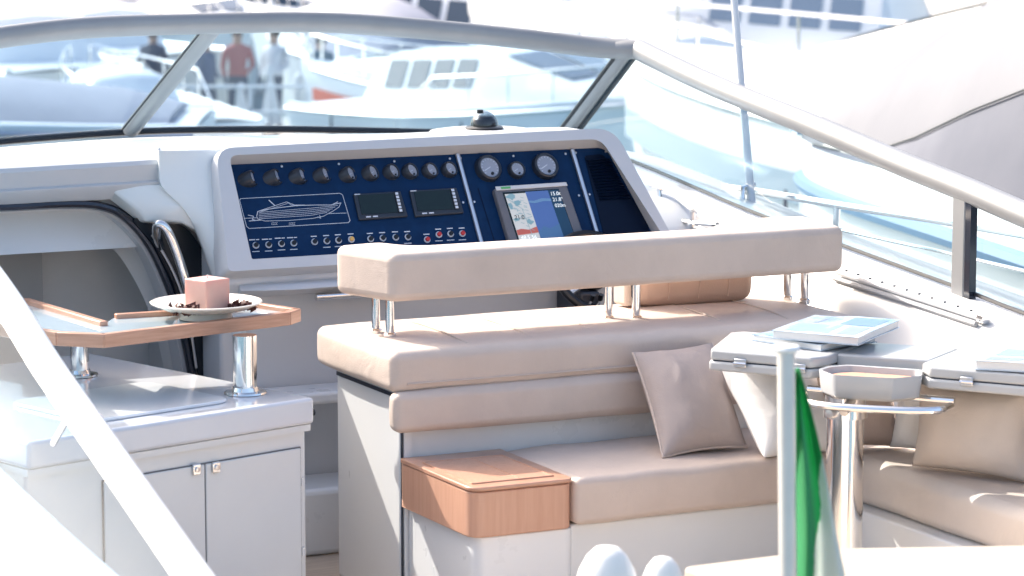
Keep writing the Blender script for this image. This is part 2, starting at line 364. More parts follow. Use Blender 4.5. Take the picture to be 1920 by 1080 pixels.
# moulded shoulder between brow and console
sh = [[bv(x, y, v) for x, y, v in ring] for ring in (
    [(208, 352, 1.185), (262, 394, 1.15), (272, 416, 1.15), (262, 418, 1.21), (200, 372, 1.21)],
    [(250, 346, 1.175), (300, 386, 1.13), (305, 416, 1.135), (300, 420, 1.21), (245, 372, 1.21)],
    [(300, 344, 1.165), (335, 388, 1.12), (340, 418, 1.13), (345, 422, 1.21), (290, 372, 1.21)],
    [(340, 344, 1.16), (366, 396, 1.115), (374, 436, 1.125), (380, 446, 1.21), (330, 372, 1.21)])]
part('shoulder', MB().loft(sh), 'console_pale', Y, bev=.008, seg=3, smooth=50)
# handrail fixed beside the smoked door
hr = [bv(300, 462, 1.19), bv(294, 440, 1.13), bv(296, 420, 1.10), bv(312, 430, 1.09), bv(330, 470, 1.09), bv(346, 520, 1.09), bv(358, 570, 1.10), bv(364, 610, 1.12), bv(366, 625, 1.19)]
part('handrail', MB().tube(smoothpath(hr, 6), .0155, 12), 'steel', Y)

# ------------------------------------------------------------------ console with the instrument panel
CON = thing('dashboard_console', 'grey helm console with navy instrument panel in front of the beige seat', 'console', (.6, 1.3, .08))
prof = [(1.03, .08), (1.03, .80), (1.0, .90), (.965, .962), (.985, .985), (1.012, .995), (1.17, 1.285), (1.21, 1.345), (1.28, 1.372), (1.45, 1.37), (1.75, 1.345), (1.75, .08)]
def uR(z): return 1.315+max(0, 1.36-z)*.36
def ring(u, d=0): return [Vector((u if u < 1 else uR(z)+d, v, z)) for v, z in prof]
mid = [[Vector((a.x*(1-t)+b.x*t, a.y, a.z)) for a, b in zip(ring(-.165), ring(1.3))] for t in (0, .25, .5, .75, 1)]
part('body', MB().loft(mid), 'console_grey', CON, bev=.012, seg=3, ang=25)
# raised frame around the panel
outer2 = rpoly([(-.185, -.045), (-.142, .392), (1.342, .405), (1.475, -.045)], [.02, .07, .10, .02], 7)
inner2 = rpoly([(-.085, -.004), (-.092, .362), (1.272, .362), (1.418, -.004)], [.006, .03, .06, .01], 7)
back2 = rpoly([(-.077, -.001), (-.077, .352), (1.318, .352), (1.424, -.001)], [.004, .012, .05, .01], 7)
H = .062
frm = MB().loft([[pan(*p, -.03) for p in outer2], [pan(*p, H-.02) for p in outer2], [pan(p[0]*.985+.009, p[1]*.985+.003, H) for p in outer2], [pan(p[0], p[1], H) for p in inner2], [pan(*p, .001) for p in back2]], True, False)
part('panel_surround', frm, 'console_grey', CON, smooth=40)
PAN = part('instrument_panel', MB().prism([pan(*p, -.006) for p in rpoly([(-.085, -.012), (-.085, .356), (1.322, .356), (1.432, -.012)], [.005, .012, .05, .01], 6)], PN*.012), 'panel', CON)
def pm(s, t, n=.006, ang=0, tilt=0):                 # local matrix of an item lying on the panel
    c = pan(s, t, n)-ROOTBASE[CON]
    m = frame(Vector((1, 0, 0)), PT, PN, c)
    return m @ Matrix.Rotation(ang, 4, 'Y') @ Matrix.Rotation(tilt, 4, 'X')
# gauges turned towards the person at the wheel
def gauge_meshes(r, d):
    a = MB().lathe([(r*1.25, -.03), (r*1.2, d*.4), (r*1.12, d), (r*1.03, d+.003), (r*.93, d+.002), (r*.9, d-.003), (r*.88, d-.004)], n=28).mesh('gauge', 'bezel')
    b = MB().lathe([(0, d-.0035), (r*.89, d-.0035), (r*.89, d-.0025), (0, d-.0025)], n=28).mesh('dial', 'gauge_face')
    k = MB()
    for q in range(13):
        an = R(225-22.5*q); c, s_ = math.cos(an), math.sin(an); wd = r*.03
        k.add([(r*.68*c+wd*s_, r*.68*s_-wd*c, d-.0018), (r*.82*c+wd*s_, r*.82*s_-wd*c, d-.0018), (r*.82*c-wd*s_, r*.82*s_+wd*c, d-.0018), (r*.68*c-wd*s_, r*.68*s_+wd*c, d-.0018)], [[0, 1, 2, 3]])
    k.add([(-r*.62, -r*.30, d-.0012), (-r*.58, -r*.36, d-.0012), (r*.08, r*.0, d-.0012), (r*.05, r*.06, d-.0012)], [[0, 1, 2, 3]])
    kk = k.mesh('needle', 'print')
    h = MB().lathe([(0, d-.003), (r*.14, d-.003), (r*.14, d+.001), (0, d+.001)], (r*.12, -r*.58, 0), n=14).mesh('knob', 'black')
    return a, b, kk, h
gs = gauge_meshes(.024, .016); gl_ = gauge_meshes(.040, .02); gm = gauge_meshes(.026, .018)
def put_gauge(g, px, py, ang, tilt=0):
    s_, t_ = bp(px, py, .02)
    o = sharemesh('gauge', g[0], CON, pm(s_, t_, .004, ang, tilt))
    for me in g[1:]: sharemesh(me.name.split('.')[0], me, o, Matrix.Identity(4))
for x, y in [(470, 333), (516, 330), (563, 328), (607, 326), (655, 325), (697, 322), (736, 320), (771, 319), (808, 318), (844, 316)]:
    s_, _ = bp(x, y); put_gauge(gs, x, y, math.atan2(1.0-s_, .95), R(-4))
put_gauge(gl_, 917, 314, R(6)); put_gauge(gm, 970, 317, R(4)); put_gauge(gl_, 1024, 310, R(2))
# yacht drawing engraved on the panel
dg = MB()
def dl(pts, wd=.0016): dg.strip([pan(*bp(x, y), 0) for x, y in pts], wd, PN, .0072)
fr = [(450, 374), (636, 364), (641, 367), (655, 415), (652, 419), (466, 430), (461, 426), (448, 377), (450, 374)]; dl(fr, .0018)
dl([(456, 411), (480, 410)]); dl([(615, 402), (648, 401)])
hull = [(480, 407), (482, 398), (500, 394), (530, 390), (555, 387), (590, 386), (618, 386), (638, 382)]; dl(hull, .0022)
dl([(638, 382), (634, 390), (622, 398), (605, 407), (585, 411), (540, 415), (495, 416), (482, 412), (480, 407)])
for k in range(5): dl([(484, 400+k*3), (530, 396+k*3.2), (580, 392+k*3.4), (632-k*5, 387+k*3.2)], .0013)
dl([(482, 398), (536, 380), (556, 388)]); dl([(484, 400), (538, 383)], .0012); dl([(503, 377), (514, 387)], .003); dl([(536, 380), (545, 386), (570, 386)])
dl([(464, 405), (474, 407), (472, 413), (478, 415)], .0024); dl([(466, 416), (488, 414)], .0024); dl([(594, 408), (600, 411), (598, 405)], .0014); dl([(620, 386), (632, 380)], .002)
for x in (508, 541):
    for q in range(4): dl([(x+q*3, 419.5-q*.2), (x+q*3+2, 419.4-q*.2)], .001); dl([(x+q*3, 423-q*.2), (x+q*3+2, 422.8-q*.2)], .001); dl([(x+q*3, 419.5), (x+q*3, 423)], .0008)
part('yacht_drawing', dg, 'print', PAN, smooth=0)
# two small monitors
def quadp(corners, n0, n1): return MB().prism([pan(*bp(x, y), n0) for x, y in corners], PN*(n1-n0))
for dx, dy in ((0, 0), (105, -6.5)):
    c = [(660+dx, 367+dy), (748+dx, 361.5+dy), (762+dx, 409+dy), (671+dx, 416+dy)]
    mo = part('monitor', quadp(c, .004, .016), 'bezel', CON, bev=.003, seg=2)
    part('display', quadp([(668+dx, 370+dy), (734+dx, 366+dy), (743+dx, 402+dy), (675+dx, 406+dy)], .0165, .018), 'screen_off', mo)
    part('button_strip', quadp([(735+dx, 364+dy), (743+dx, 363.5+dy), (753+dx, 402+dy), (744+dx, 403+dy)], .0165, .019), 'black', mo)
    for q in range(6):
        t0 = q/6; x0 = 735.5+t0*9.2+dx; y0 = 365.3+t0*38+dy
        part('button', quadp([(x0+1.3, y0), (x0+6.6, y0-.4), (x0+7.6, y0+4), (x0+2.3, y0+4.4)], .0192, .0205), 'print', mo)
    for q in (0, 1): part('marking', quadp([(683+q*13+dx, 409.2-q*.8+dy), (692+q*13+dx, 408.6-q*.8+dy), (692.5+q*13+dx, 411-q*.8+dy), (683.5+q*13+dx, 411.6-q*.8+dy)], .0162, .0168), 'print', mo)
    part('edge_line', quadp([(661+dx, 367.6+dy), (672+dx, 367+dy), (672+dx, 368.6+dy), (661.5+dx, 369.2+dy)], .0162, .0168), 'print', mo)
# rocker buttons with white collars and caption strips
sw_r = MB().lathe([(.0105, 0), (.0115, .004), (.0105, .006), (.0085, .006), (.008, .003)], n=20).mesh('switch', 'print')
sw_b = [MB().lathe([(0, .002), (.008, .003), (.0075, .012), (0, .013)], n=16).mesh('button', m) for m in ('black', 'red', 'amber')]
sws = [(478, 462, 0), (502, 461, 0), (526, 459, 0), (549, 458, 0), (588, 455.5, 0), (611, 454, 0), (633, 452.5, 0), (657, 451, 2), (693, 450, 0), (716, 448.5, 0), (740, 447, 0), (763, 446.5, 0), (799, 451.5, 1), (821, 442, 1), (843, 440.5, 0), (865, 440, 1)]
def caption(p, q, wd): part('caption', MB().strip([pan(*bp(*p), 0), pan(*bp(*q), 0)], wd, PN, .0073), 'print', PAN, smooth=0)
for i, (x, y, k) in enumerate(sws):
    s_, t_ = bp(x, y); o = sharemesh('switch', sw_r, CON, pm(s_, t_, .0062)); sharemesh('button', sw_b[k], o, Matrix.Identity(4))
    dx = -7 if i < 4 else 0
    caption((x-6+dx*.8, y-10.5), (x+4+dx*.8, y-11), .0034)
    if i < 4: caption((x+1, y-11), (x+6, y-11.3), .003)
    if i not in (4, 8, 9, 10): caption((x-6, y+11.5), (x+7, y+10.8), .0026)
scw = MB().lathe([(.0042, 0), (.004, .002), (.002, .003), (0, .003)], n=10).mesh('screw', 'steel_satin')
for x, y in [(527, 313.5), (634, 309), (738, 304), (842, 299), (862, 298), (867, 381), (888, 380), (961, 294), (1059, 290), (1078, 288), (1134, 286), (1186, 361), (1084, 368), (1104, 366), (574, 484), (444, 400)]:
    sharemesh('screw', scw, CON, pm(*bp(x, y), .0062))
for a, b in (((855, 292), (901, 462)), ((1070, 284), (1120, 452))):
    p, q = pan(*bp(*a), .012), pan(*bp(*b), .012)
    part('divider_strip', MB().tube([p, q], .0085, 10), 'steel_satin', CON)
part('panel_seam', MB().strip([pan(*bp(895, 355), 0), pan(*bp(926, 455), 0)], .003, PN, .0072), 'panel_dark', PAN, smooth=0)
# chart plotter
PLT = part('chart_plotter', quadp([(920, 360), (1055, 351), (1090, 452), (950, 463)], .004, .032), 'plotter_case', CON, bev=.006, seg=3)
part('top_strip', quadp([(921, 357.5), (1054, 349), (1057, 356), (924, 365)], .032, .036), 'plotter_top', PLT, bev=.002)
part('maker_label', quadp([(931, 358.8), (949, 357.6), (950, 361.4), (932, 362.6)], .0364, .0372), 'green_label', PLT)
def sc(x, y):                                        # screen coordinates 0..1 -> pixel of the photograph
    tl, tr, bl, br_ = Vector((935, 368)), Vector((1040, 361)), Vector((965, 462)), Vector((1072, 452))
    p = (tl*(1-x)+tr*x)*(1-y)+(bl*(1-x)+br_*x)*y; return (p.x, p.y)
def srect(name, x0, x1, y0, y1, m, lv): return part(name, quadp([sc(x0, y0), sc(x1, y0), sc(x1, y1), sc(x0, y1)], .0325+lv*.0005, .0328+lv*.0005), m, PLT, smooth=0)
srect('display', 0, 1, 0, 1, 'screen_off', 0)
srect('chart_page', .03, .40, .04, .98, 'scr_pale', 1); srect('sonar_page', .40, .80, .02, .98, 'scr_blue', 1); srect('data_column', .80, .99, .02, .98, 'scr_navy', 1)
random.seed(3)
ch = MB(); ch2 = MB(); ch3 = MB()
def blob(mb, cx, cy, rx, ry, lv):
    n = 11; pts = [sc(max(.03, min(.40, cx+rx*math.cos(k*2*math.pi/n)*random.uniform(.5, 1.2))), max(.04, min(.98, cy+ry*math.sin(k*2*math.pi/n)*random.uniform(.5, 1.2)))) for k in range(n)]
    mb.add([pan(*bp(*p), .0343+lv*.0003) for p in pts], [list(range(n))])
blob(ch, .13, .10, .09, .07, 0); blob(ch, .20, .22, .07, .06, 0); blob(ch, .07, .27, .04, .07, 0); blob(ch, .32, .62, .06, .06, 0); blob(ch, .1, .55, .07, .03, 0)
for q in range(26): ch3.strip([pan(*bp(*sc(.05+.33*random.random(), .1+.8*random.random())), 0) for _ in (0, 1)][:1]+[pan(*bp(*sc(.05+.33*random.random(), .1+.8*random.random())), 0)] if q < 5 else (lambda x, y: [pan(*bp(*sc(x, y)), 0), pan(*bp(*sc(min(.4, x+.05), y+.02)), 0)])(.05+.3*random.random(), .1+.8*random.random()), .0018, PN, .0352)
ch2.add([pan(*bp(*sc(x, y)), .0348) for x, y in ((.03, .76), (.12, .74), (.25, .77), (.40, .72), (.40, .84), (.03, .86))], [list(range(6))])
part('chart_land', ch, 'scr_teal', PLT, smooth=0); part('chart_lines', ch3, 'scr_teal', PLT, smooth=0); part('chart_zone', ch2, 'scr_red', PLT, smooth=0)
part('sonar_trace', MB().add([pan(*bp(*sc(x, y)), .0345) for x, y in ((.40, .20), (.5, .21), (.65, .17), (.80, .19), (.80, .24), (.66, .23), (.5, .26), (.40, .24))], [list(range(8))]), 'scr_cyan', PLT, smooth=0)
part('sonar_floor', MB().add([pan(*bp(*sc(x, y)), .0345) for x, y in ((.40, .84), (.52, .72), (.62, .78), (.80, .70), (.80, .98), (.40, .98))], [list(range(6))]), 'scr_blue2', PLT, smooth=0)
for txt, y, x, sz in (('15.0t', .13, .815, .019), ('21.8°', .25, .82, .019), ('020m', .37, .825, .018), ('21.0', .55, .06, .022), ('48.5 56', .95, .06, .02)):
    me = textmesh(txt, sz, 'scr_white' if x > .5 or y > .9 else 'screen_off')
    s_, t_ = bp(*sc(x, y)); o = link(bpy.data.objects.new('readout', me)); o.parent = PLT
    o.matrix_local = frame(Vector((1, 0, 0)), PT, PN, pan(s_, t_, .0355)-ROOTBASE[CON])
# louvred speaker panel on the right of the dash
part('vent_panel', MB().prism([pan(*p, .006) for p in rpoly([bp(1094, 294), bp(1129, 290), bp(1212, 418), bp(1218, 452), bp(1135, 460)], [.01, .03, .05, .01, .01], 5)], PN*.003), 'panel_dark', CON)
for k in range(14):
    t_ = k/13; x0 = 1098+t_*24; y0 = 302+t_*72; x1 = 1140+t_*38
    a, b = bp(x0, y0), bp(x1, y0-3)
    part('louvre', MB().add([pan(a[0], a[1], .0095), pan(b[0], b[1], .0095), pan(b[0], b[1]-.006, .016), pan(a[0], a[1]-.006, .016), pan(a[0], a[1]-.0075, .0095), pan(b[0], b[1]-.0075, .0095)], [[0, 1, 2, 3], [3, 2, 5, 4]]), 'panel_dark', CON, smooth=0)
# shelf lip and grab bar under the panel
lf = smoothpath([bv(298, 282, 1.145), bv(299, 318, 1.145), bv(304, 350, 1.135), bv(343, 390, 1.115), bv(370, 436, 1.10), bv(402, 525, 1.07), bv(427, 600, 1.05), bv(440, 690, 1.045), bv(446, 780, 1.045)], 4)
rt_ = smoothpath([bv(404, 281, 1.175), bv(404, 310, 1.15), bv(408, 335, 1.13), bv(416, 385, 1.09), bv(426, 430, 1.05), bv(444, 505, 1.0), bv(452, 600, 1.005), bv(456, 690, 1.01), bv(460, 780, 1.015)], 4)
part('cheek', MB().grid([[p+Vector((.06, .16, .0)) for p in lf], [p+Vector((.004, .03, 0)) for p in lf], lf, [a.lerp(b, .35)+Vector((-.008, -.006, .0)) for a, b in zip(lf, rt_)], [a.lerp(b, .75)+Vector((-.003, -.006, 0)) for a, b in zip(lf, rt_)], rt_, [p+Vector((.03, .03, 0)) for p in rt_]]), 'console_pale', CON, smooth=60)
part('shelf_lip', MB().loft([[Vector((u, .99, .952)), Vector((u, .965-d, .95)), Vector((u, .955-d, .935)), Vector((u, .97-d*.6, .915)), Vector((u, 1.0, .905))] for u, d in ((-.12, 0), (-.05, .03), (.05, .05), (.2, .045), (.5, .03), (1.0, .02), (1.4, 0))]), 'console_grey', CON, smooth=60)
ga, gb = bv(592, 557, .93), bv(760, 546, .93)
gr = part('grab_bar', MB().tube([ga, gb], .012, 12), 'steel', CON)
for px in (625, 740): q = bv(px, 562, .93); part('bracket', MB().tube([Vector((q.x, .93, ga.z-.002)), Vector((q.x, 1.01, ga.z-.012))], .008, 8), 'steel', gr)
part('foot_step', MB().box((-.12, .78, .08), (1.35, 1.03, .30)), 'gelcoat', CON, bev=.02)
part('lower_ledge', MB().box((-.14, .86, .56), (1.38, 1.03, .60)), 'gelcoat', CON, bev=.012)
# compass
cb = bv(908, 243, 1.42); CMP = thing('compass', 'black domed compass standing on top of the dash', 'compass', (cb.x, 1.42, cb.z))
c0 = Vector((cb.x, 1.42, cb.z-.004))
part('pod', MB().lathe([(.20, -.03), (.19, .0), (.15, .006), (0, .007)], c0, n=40), 'gelcoat', CMP)
part('base', MB().lathe([(.066, .007), (.068, .012), (.06, .017), (.045, .018), (0, .018)], c0, n=32), 'black', CMP)
part('card', MB().lathe([(0, .018), (.040, .019), (.038, .04), (.028, .05), (0, .052)], c0, n=28), 'bezel', CMP)
part('dome', MB().lathe([(.049, .018)]+[(.049*math.cos(R(a)), .018+.052*math.sin(R(a))) for a in range(10, 91, 10)], c0, n=32), 'dome_glass', CMP)
part('cap', MB().lathe([(0, 0), (.012, 0), (.011, .012), (0, .014)], c0+Vector((-.016, .0, .062)), n=14), 'black', CMP)
# steering wheel and throttle
wc = bv(1118, 512, .86); SW = thing('steering_wheel', 'dark steering wheel half hidden behind the beige helm seat', 'wheel', wc)
wa = Vector((0, -.80, .60)).normalized(); wx = Vector((1, 0, 0)); wy = wa.cross(wx)
part('rim', MB().tube([wc+(wx*math.cos(2*math.pi*k/40)+wy*math.sin(2*math.pi*k/40))*.15 for k in range(40)], .016, 10, True), 'black', SW)
for a in (90, 210, 330): part('spoke', MB().tube([wc-wa*.03, wc+(wx*math.cos(R(a))+wy*math.sin(R(a)))*.145], .010, 8), 'steel_satin', SW)
part('hub', MB().lathe([(0, -.14), (.025, -.14), (.025, -.05), (.045, -.045), (.05, -.02), (.03, -.005), (0, 0)], wc, wa, 20), 'black', SW)
tc_ = bv(1112, 566, .84); THR = thing('throttle_control', 'dark throttle box with two levers beside the wheel', 'throttle', (tc_.x, .86, .70))
part('box', MB().box((tc_.x-.05, .84, tc_.z-.06), (tc_.x+.03, 1.02, tc_.z+.035)), 'bezel', THR, bev=.012)
for q in (0, 1):
    lv = part('lever', MB().tube([Vector((tc_.x-.02+q*.03, .845, tc_.z-.02)), Vector((tc_.x-.02+q*.03, .81, tc_.z+.01))], .005, 8), 'steel', THR)
    part('grip', MB().tube([Vector((tc_.x-.02+q*.03, .81, tc_.z+.01)), Vector((tc_.x-.02+q*.03, .80, tc_.z+.03))], .009, 8), 'black', lv)
# grab rail at the right end of the dash
GR = thing('folding_rail', 'chrome hinged grab rail behind the right end of the dash', 'rail', (1.78, 1.6, .9))
part('rail', MB().tube(smoothpath([bu(1222, 345, 1.74), bu(1248, 352, 1.74), bu(1275, 372, 1.74), bu(1302, 395, 1.74)], 6), .013, 10), 'steel', GR)
part('rail', MB().tube([bu(1240, 408, 1.74), bu(1300, 417, 1.74), bu(1345, 421, 1.74)], .009, 8), 'steel', GR)
part('hinge', MB().tube([bu(1299, 392, 1.74), bu(1299, 414, 1.74)], .011, 8), 'steel_satin', GR)
part('foot', MB().lathe([(.02, 0), (.02, .01), (.0, .012)], bu(1299, 424, 1.74), n=14), 'steel', GR)
part('foot', MB().tube([bu(1235, 345, 1.74), bu(1240, 410, 1.74)], .008, 8), 'steel', GR)

# ------------------------------------------------------------------ windscreen
WS = thing('windscreen', 'raked curved windscreen with pale metal frame round the cockpit', 'windscreen', (UC, 2.4, 1.2))
top_st = [bv(410, 42, 2.45), bv(600, 42, 2.42), bv(800, 55, 2.35), bv(1000, 75, 2.22), bv(1110, 88, 2.12), Vector((1.87, 2.03, 1.60))]
top_st[0] = Vector((UC, 2.46, 1.712))
wing_st = [bu(1195, 92, 1.9), bu(1300, 143, 1.9), bu(1400, 186, 1.9), bu(1500, 226, 1.9), bu(1600, 268, 1.9), bu(1700, 311, 1.9), bu(1815, 357, 1.9), bu(1920, 402, 1.9)]
wing_p = [bu(0, 548, -1.3), bu(90, 690, -1.3), bu(200, 848, -1.3), bu(330, 1035, -1.3), bu(420, 1165, -1.3), bu(520, 1330, -1.3)]
wing_p = [mirror(p) for p in wing_p]
wd_ = (wing_st[-1]-wing_st[-3]).normalized(); wing_full = wing_st+[wing_st[-1]+wd_*.5, wing_st[-1]+wd_*1.2]
top_f = smoothpath([mirror(p) for p in top_st[:0:-1]]+top_st, 6)
wing_port = [Vector((1.9, 2.0, 1.60)), Vector((1.9, 1.2, 1.535)), Vector((1.9, .5, 1.42))]+wing_p
def wing(mir): return [mirror(p) for p in smoothpath(wing_port, 6)] if mir else smoothpath(wing_full, 6)
tf = part('top_rail', MB().tube(top_f, .027, 16, ry=1.45), 'alloy_frame', WS)
part('side_rail', MB().tube(wing(False), .040, 16), 'alloy_frame', WS)
part('side_rail', MB().tube(wing(True), [  .034+.008*min(1, max(0, (.4-p.y)/.8)) for p in wing(True)], 16), 'white_paint', WS)
for p in (top_st[-1], mirror(top_st[-1])): part('corner_joint', MB().lathe([(0, -.05), (.034, -.05), (.038, 0), (.034, .05), (0, .05)], p, (1 if p.x > 0 else -1, -.8, 0), 16), 'alloy_frame', WS)
mul = [(bv(245, 246, 3.05), bv(408, 44, 2.455), .036), (base_st[-1]+Vector((-.02, .02, 0)), top_st[-1], .030), (mirror(base_st[-1]), mirror(top_st[-1]), .03)]
for a, b, r in mul:
    mo = part('mullion', MB().tube([a, a*.5+b*.5, b], r, 12, ry=.7), 'alloy_frame', WS)
    off = Vector((-.032, .012, 0)); part('seal', MB().tube([a+off, b+off], .009, 6), 'rubber', mo)
    if r != .036: part('seal', MB().tube([a+Vector((.03, -.02, .0)), b+Vector((.03, -.02, 0))], .015, 6), 'rubber', mo)
part('gasket', MB().tube(base_f, .014, 8), 'rubber', WS)
def resample(pts, n):
    L = [0]
    for a, b in zip(pts, pts[1:]): L.append(L[-1]+(b-a).length)
    out = []; j = 0
    for k in range(n):
        d = L[-1]*k/(n-1)
        while j < len(L)-2 and L[j+1] < d: j += 1
        t = (d-L[j])/max(1e-9, L[j+1]-L[j]); out.append(pts[j].lerp(pts[j+1], t))
    return out
hb = len(base_f)//2; ht = len(top_f)//2
for b0, t0 in ((base_f[:hb+1], top_f[:ht+1]), (base_f[hb:], top_f[ht:])):
    b1, t1 = resample(b0, 20), resample(t0, 20)
    part('front_pane', MB().grid([b1, t1]), 'wind_glass', WS, smooth=60)
for mir in (False, True):
    wl = resample([mirror(p) for p in wing(True)] if mir else wing(False), 40); gl2 = resample(smoothpath(gl, 6), 60)
    rows = []
    for p in wl:
        g = min(gl2, key=lambda q: abs(q.y-(p.y+.0))); gz = g.z-(pdrop(p.y) if mir else 0); z = gz if p.z > gz+.03 else p.z-.03
        rows.append((Vector((1.9, p.y, z)), p))
    front = [(base_st[-1], top_st[-1])]+[(Vector((1.9, 2.5-(2.5-p.y)*1.0, r0.z)), p) for r0, p in rows if p.y < 2.0]
    a = [mirror(q[0]) if mir else q[0] for q in front]; b = [mirror(q[1]) if mir else q[1] for q in front]
    part('side_pane', MB().grid([a, b]), 'port_glass' if mir else 'side_glass', WS, smooth=60)
    gk = [mirror(p+Vector((0, 0, .004-pdrop(p.y)))) if mir else p+Vector((0, 0, .004)) for p in glf if p.y > -2]
    part('gasket', MB().tube(gk, .02 if mir else .007, 8), 'gelcoat_grey' if mir else 'rubber', WS)
    pa, pb = bu(1815, 556, 1.9), bu(1820, 362, 1.9)
    if not mir:
        po = part('post', MB().box((1.872, pa.y-.012, pa.z-.012), (1.902, pa.y+.058, pb.z)), 'alloy_frame', WS, bev=.006)
        part('seal', MB().box((1.875, pa.y-.042, pa.z-.012), (1.900, pa.y-.0125, pb.z-.03)), 'trim_navy', po)
    else:
        part('stay', MB().tube([bu(100, 832, -1.3), bu(132, 775, -1.3)], .008, 8), 'steel_satin', WS)
# track along the starboard coaming
def coam_hit(px, py, up=.022):
    best = None
    for k in range(60):
        u = 1.60+.30*k/59; q = bu(px, py, u); g = min(glf, key=lambda t_: abs(t_.y-q.y)); x = u-g.x
        zs = (g.z-.19+(x+.26)/.15*.135) if x < -.11 else (g.z-.055+(x+.11)/.06*.043)
        e = abs(q.z-zs-up)
        if x > -.26 and (best is None or e < best[0]): best = (e, q)
    return best[1]
ta, tb = coam_hit(1572, 510), coam_hit(1838, 595)
TR = thing('track', 'long white track with dark slots screwed along the starboard coaming', 'track', ta)
part('bar', MB().tube([ta, tb], .012, 8), 'white_paint', TR)
part('end_cap', MB().tube([tb, tb+(tb-ta).normalized()*.03], .016, 10), 'steel', TR)
for k in range(11):
    p = ta.lerp(tb, .06+k*.088); part('stud', MB().lathe([(.005, -.002), (.005, .003), (0, .004)], p+Vector((0, 0, .012)), n=8), 'bezel', TR)
tl = part('shadow_rail', MB().tube([ta+Vector((-.015, 0, -.02)), tb+Vector((-.015, 0, -.02))], .009, 6), mat('track_shadow', (.42, .42, .43), .5), TR)  # grey tube painted in as the shadow line below the bar
# side deck rails outside the glass
SR = thing('side_deck_rail', 'bright steel side deck rail outside the starboard glass', 'rail', (2.25, 1, .8))
ut = 2.25
rt = [bu(1225, 336, ut), bu(1400, 356, ut), bu(1570, 384, ut), bu(1740, 410, ut), bu(1920, 440, ut), bu(2100, 470, ut)]
part('top_tube', MB().tube(smoothpath(rt, 4), .014, 10), 'steel', SR)
part('mid_tube', MB().tube([bu(1400, 395, ut), bu(1590, 434, ut), bu(1760, 471, ut), bu(1920, 508, ut), bu(2100, 548, ut)], .007, 8), 'steel', SR)
for x in (1262, 1572, 1960):
    p = min(smoothpath(rt, 10), key=lambda q: abs((frB(q)).x/frB(q).y*F/cp+960-x)); part('stanchion', MB().tube([p, p+Vector((.0, .02, -.30))], .013, 8), 'steel', SR)
# antenna
aa, ab = bu(1411, 402, 2.15), bu(1374, -30, 2.15)
AN = thing('antenna', 'tall thin whip antenna leaning beside the starboard side rail', 'antenna', aa)
part('whip', MB().tube([aa, ab, ab+(ab-aa)*.8], [.017, .013, .006], 10), 'antenna', AN)
part('socket', MB().tube([aa+Vector((0, 0, -.06)), aa+(ab-aa)*.05], .026, 12), 'bracket_blue', AN)
part('clamp', MB().tube([aa+(ab-aa)*.07+Vector((-.04, 0, -.05)), aa+(ab-aa)*.12+Vector((-.03, 0, 0)), aa+(ab-aa)*.13+Vector((.02, 0, 0))], .010, 8), 'steel', AN)

# ------------------------------------------------------------------ helm seat
HS = thing('helm_seat', 'long beige helm seat with padded back on steel posts', 'seat', (.8, .25, .08))
part('base', MB().box((.02, .012, .08), (1.58, .50, .745)), 'gelcoat', HS, bev=.012)
part('corner_seam', MB().box((.0215, .004, .08), (.0255, .0118, .64)), 'bezel', HS)
part('corner_post', MB().box((.028, .001, .08), (.052, .0115, .64)), 'gelcoat', HS)
part('recess_shade', MB().box((.016, .03, .722), (.0195, .49, .734)), 'trim_navy', HS)  # dark strip standing in for the shaded recess under the cushion
sc_ = weld(part('seat_cushion', cushion((-.025, -.04, .748), (1.60, .56, .872), .028, .009, 14, wr=.004), 'leather', HS, smooth=60))
for k in range(1, 7):
    u = .02+k*.225
    part('seam', MB().tube(smoothpath([Vector((u-.01*k*.2, .02, .874)), Vector((u, .14, .8805)), Vector((u+.01, .38, .8815)), Vector((u+.012, .52, .873))], 5), .0022, 6), 'leather_pale', sc_)
part('welt', MB().tube([Vector((.02, -.043, .775)), Vector((.8, -.05, .775)), Vector((1.56, -.043, .775))], .004, 6), 'piping', sc_)
weld(part('apron_cushion', cushion((-.022, -.062, .632), (1.58, .0, .752), .022, .007, 12, wr=.003), 'leather', HS, smooth=60))
bk = rpoly([(.05, .13), (1.64, .13), (1.69, .46), (1.49, .48), (1.46, .30), (.20, .30), (.14, .43), (-.035, .41)], [.04, .04, .05, .05, .09, .09, .05, .05], 6)
B0 = part('backrest', MB().prism([Vector((p[0], p[1], .992)) for p in bk], (0, 0, .148)), 'leather', HS, bev=.026, seg=5, ang=50, smooth=60)
for i, (u, v) in enumerate([(.075, .315), (.082, .225), (.835, .235), (.915, .20), (1.575, .375), (1.595, .30)]):
    po = part('post', MB().tube([Vector((u, v, .868)), Vector((u, v, 1.02))], .0135, 14), 'steel', HS)
    part('foot_ring', MB().lathe([(.019, .869), (.019, .884), (.014, .889)], (u, v, 0), n=16), 'steel', po)
# tan bolster lying on the helm seat
BO = thing('bolster_cushion', 'tan box bolster standing on the helm seat behind its padded back', 'cushion', (1.22, .46, .885))
bo = weld(part('pad', cushion((1.03, .385, .884), (1.45, .50, 1.10), .03, .012, 10, wr=.004), 'leather_tan', BO, smooth=60))
for u in (1.13, 1.24, 1.35): part('pleat', MB().tube([Vector((u, .380, .90)), Vector((u+.004, .372, .97)), Vector((u, .380, 1.06))], .003, 6), 'leather_tan', bo)
part('sunlit_face', MB().box((.985, .40, .884), (1.026, .49, 1.06)), 'leather_pale', BO, bev=.012)  # paler leather paints sunlight onto the port end of the tan bolster
sp_ = part('switch_plate', MB().box((1.004, .393, .915), (1.022, .3985, .985)), 'bezel', BO, bev=.002)
for z in (.935, .963): part('knob', MB().lathe([(.006, 0), (.006, .005), (0, .006)], (1.013, .393, z), (0, -1, 0), 12), 'steel_satin', sp_)

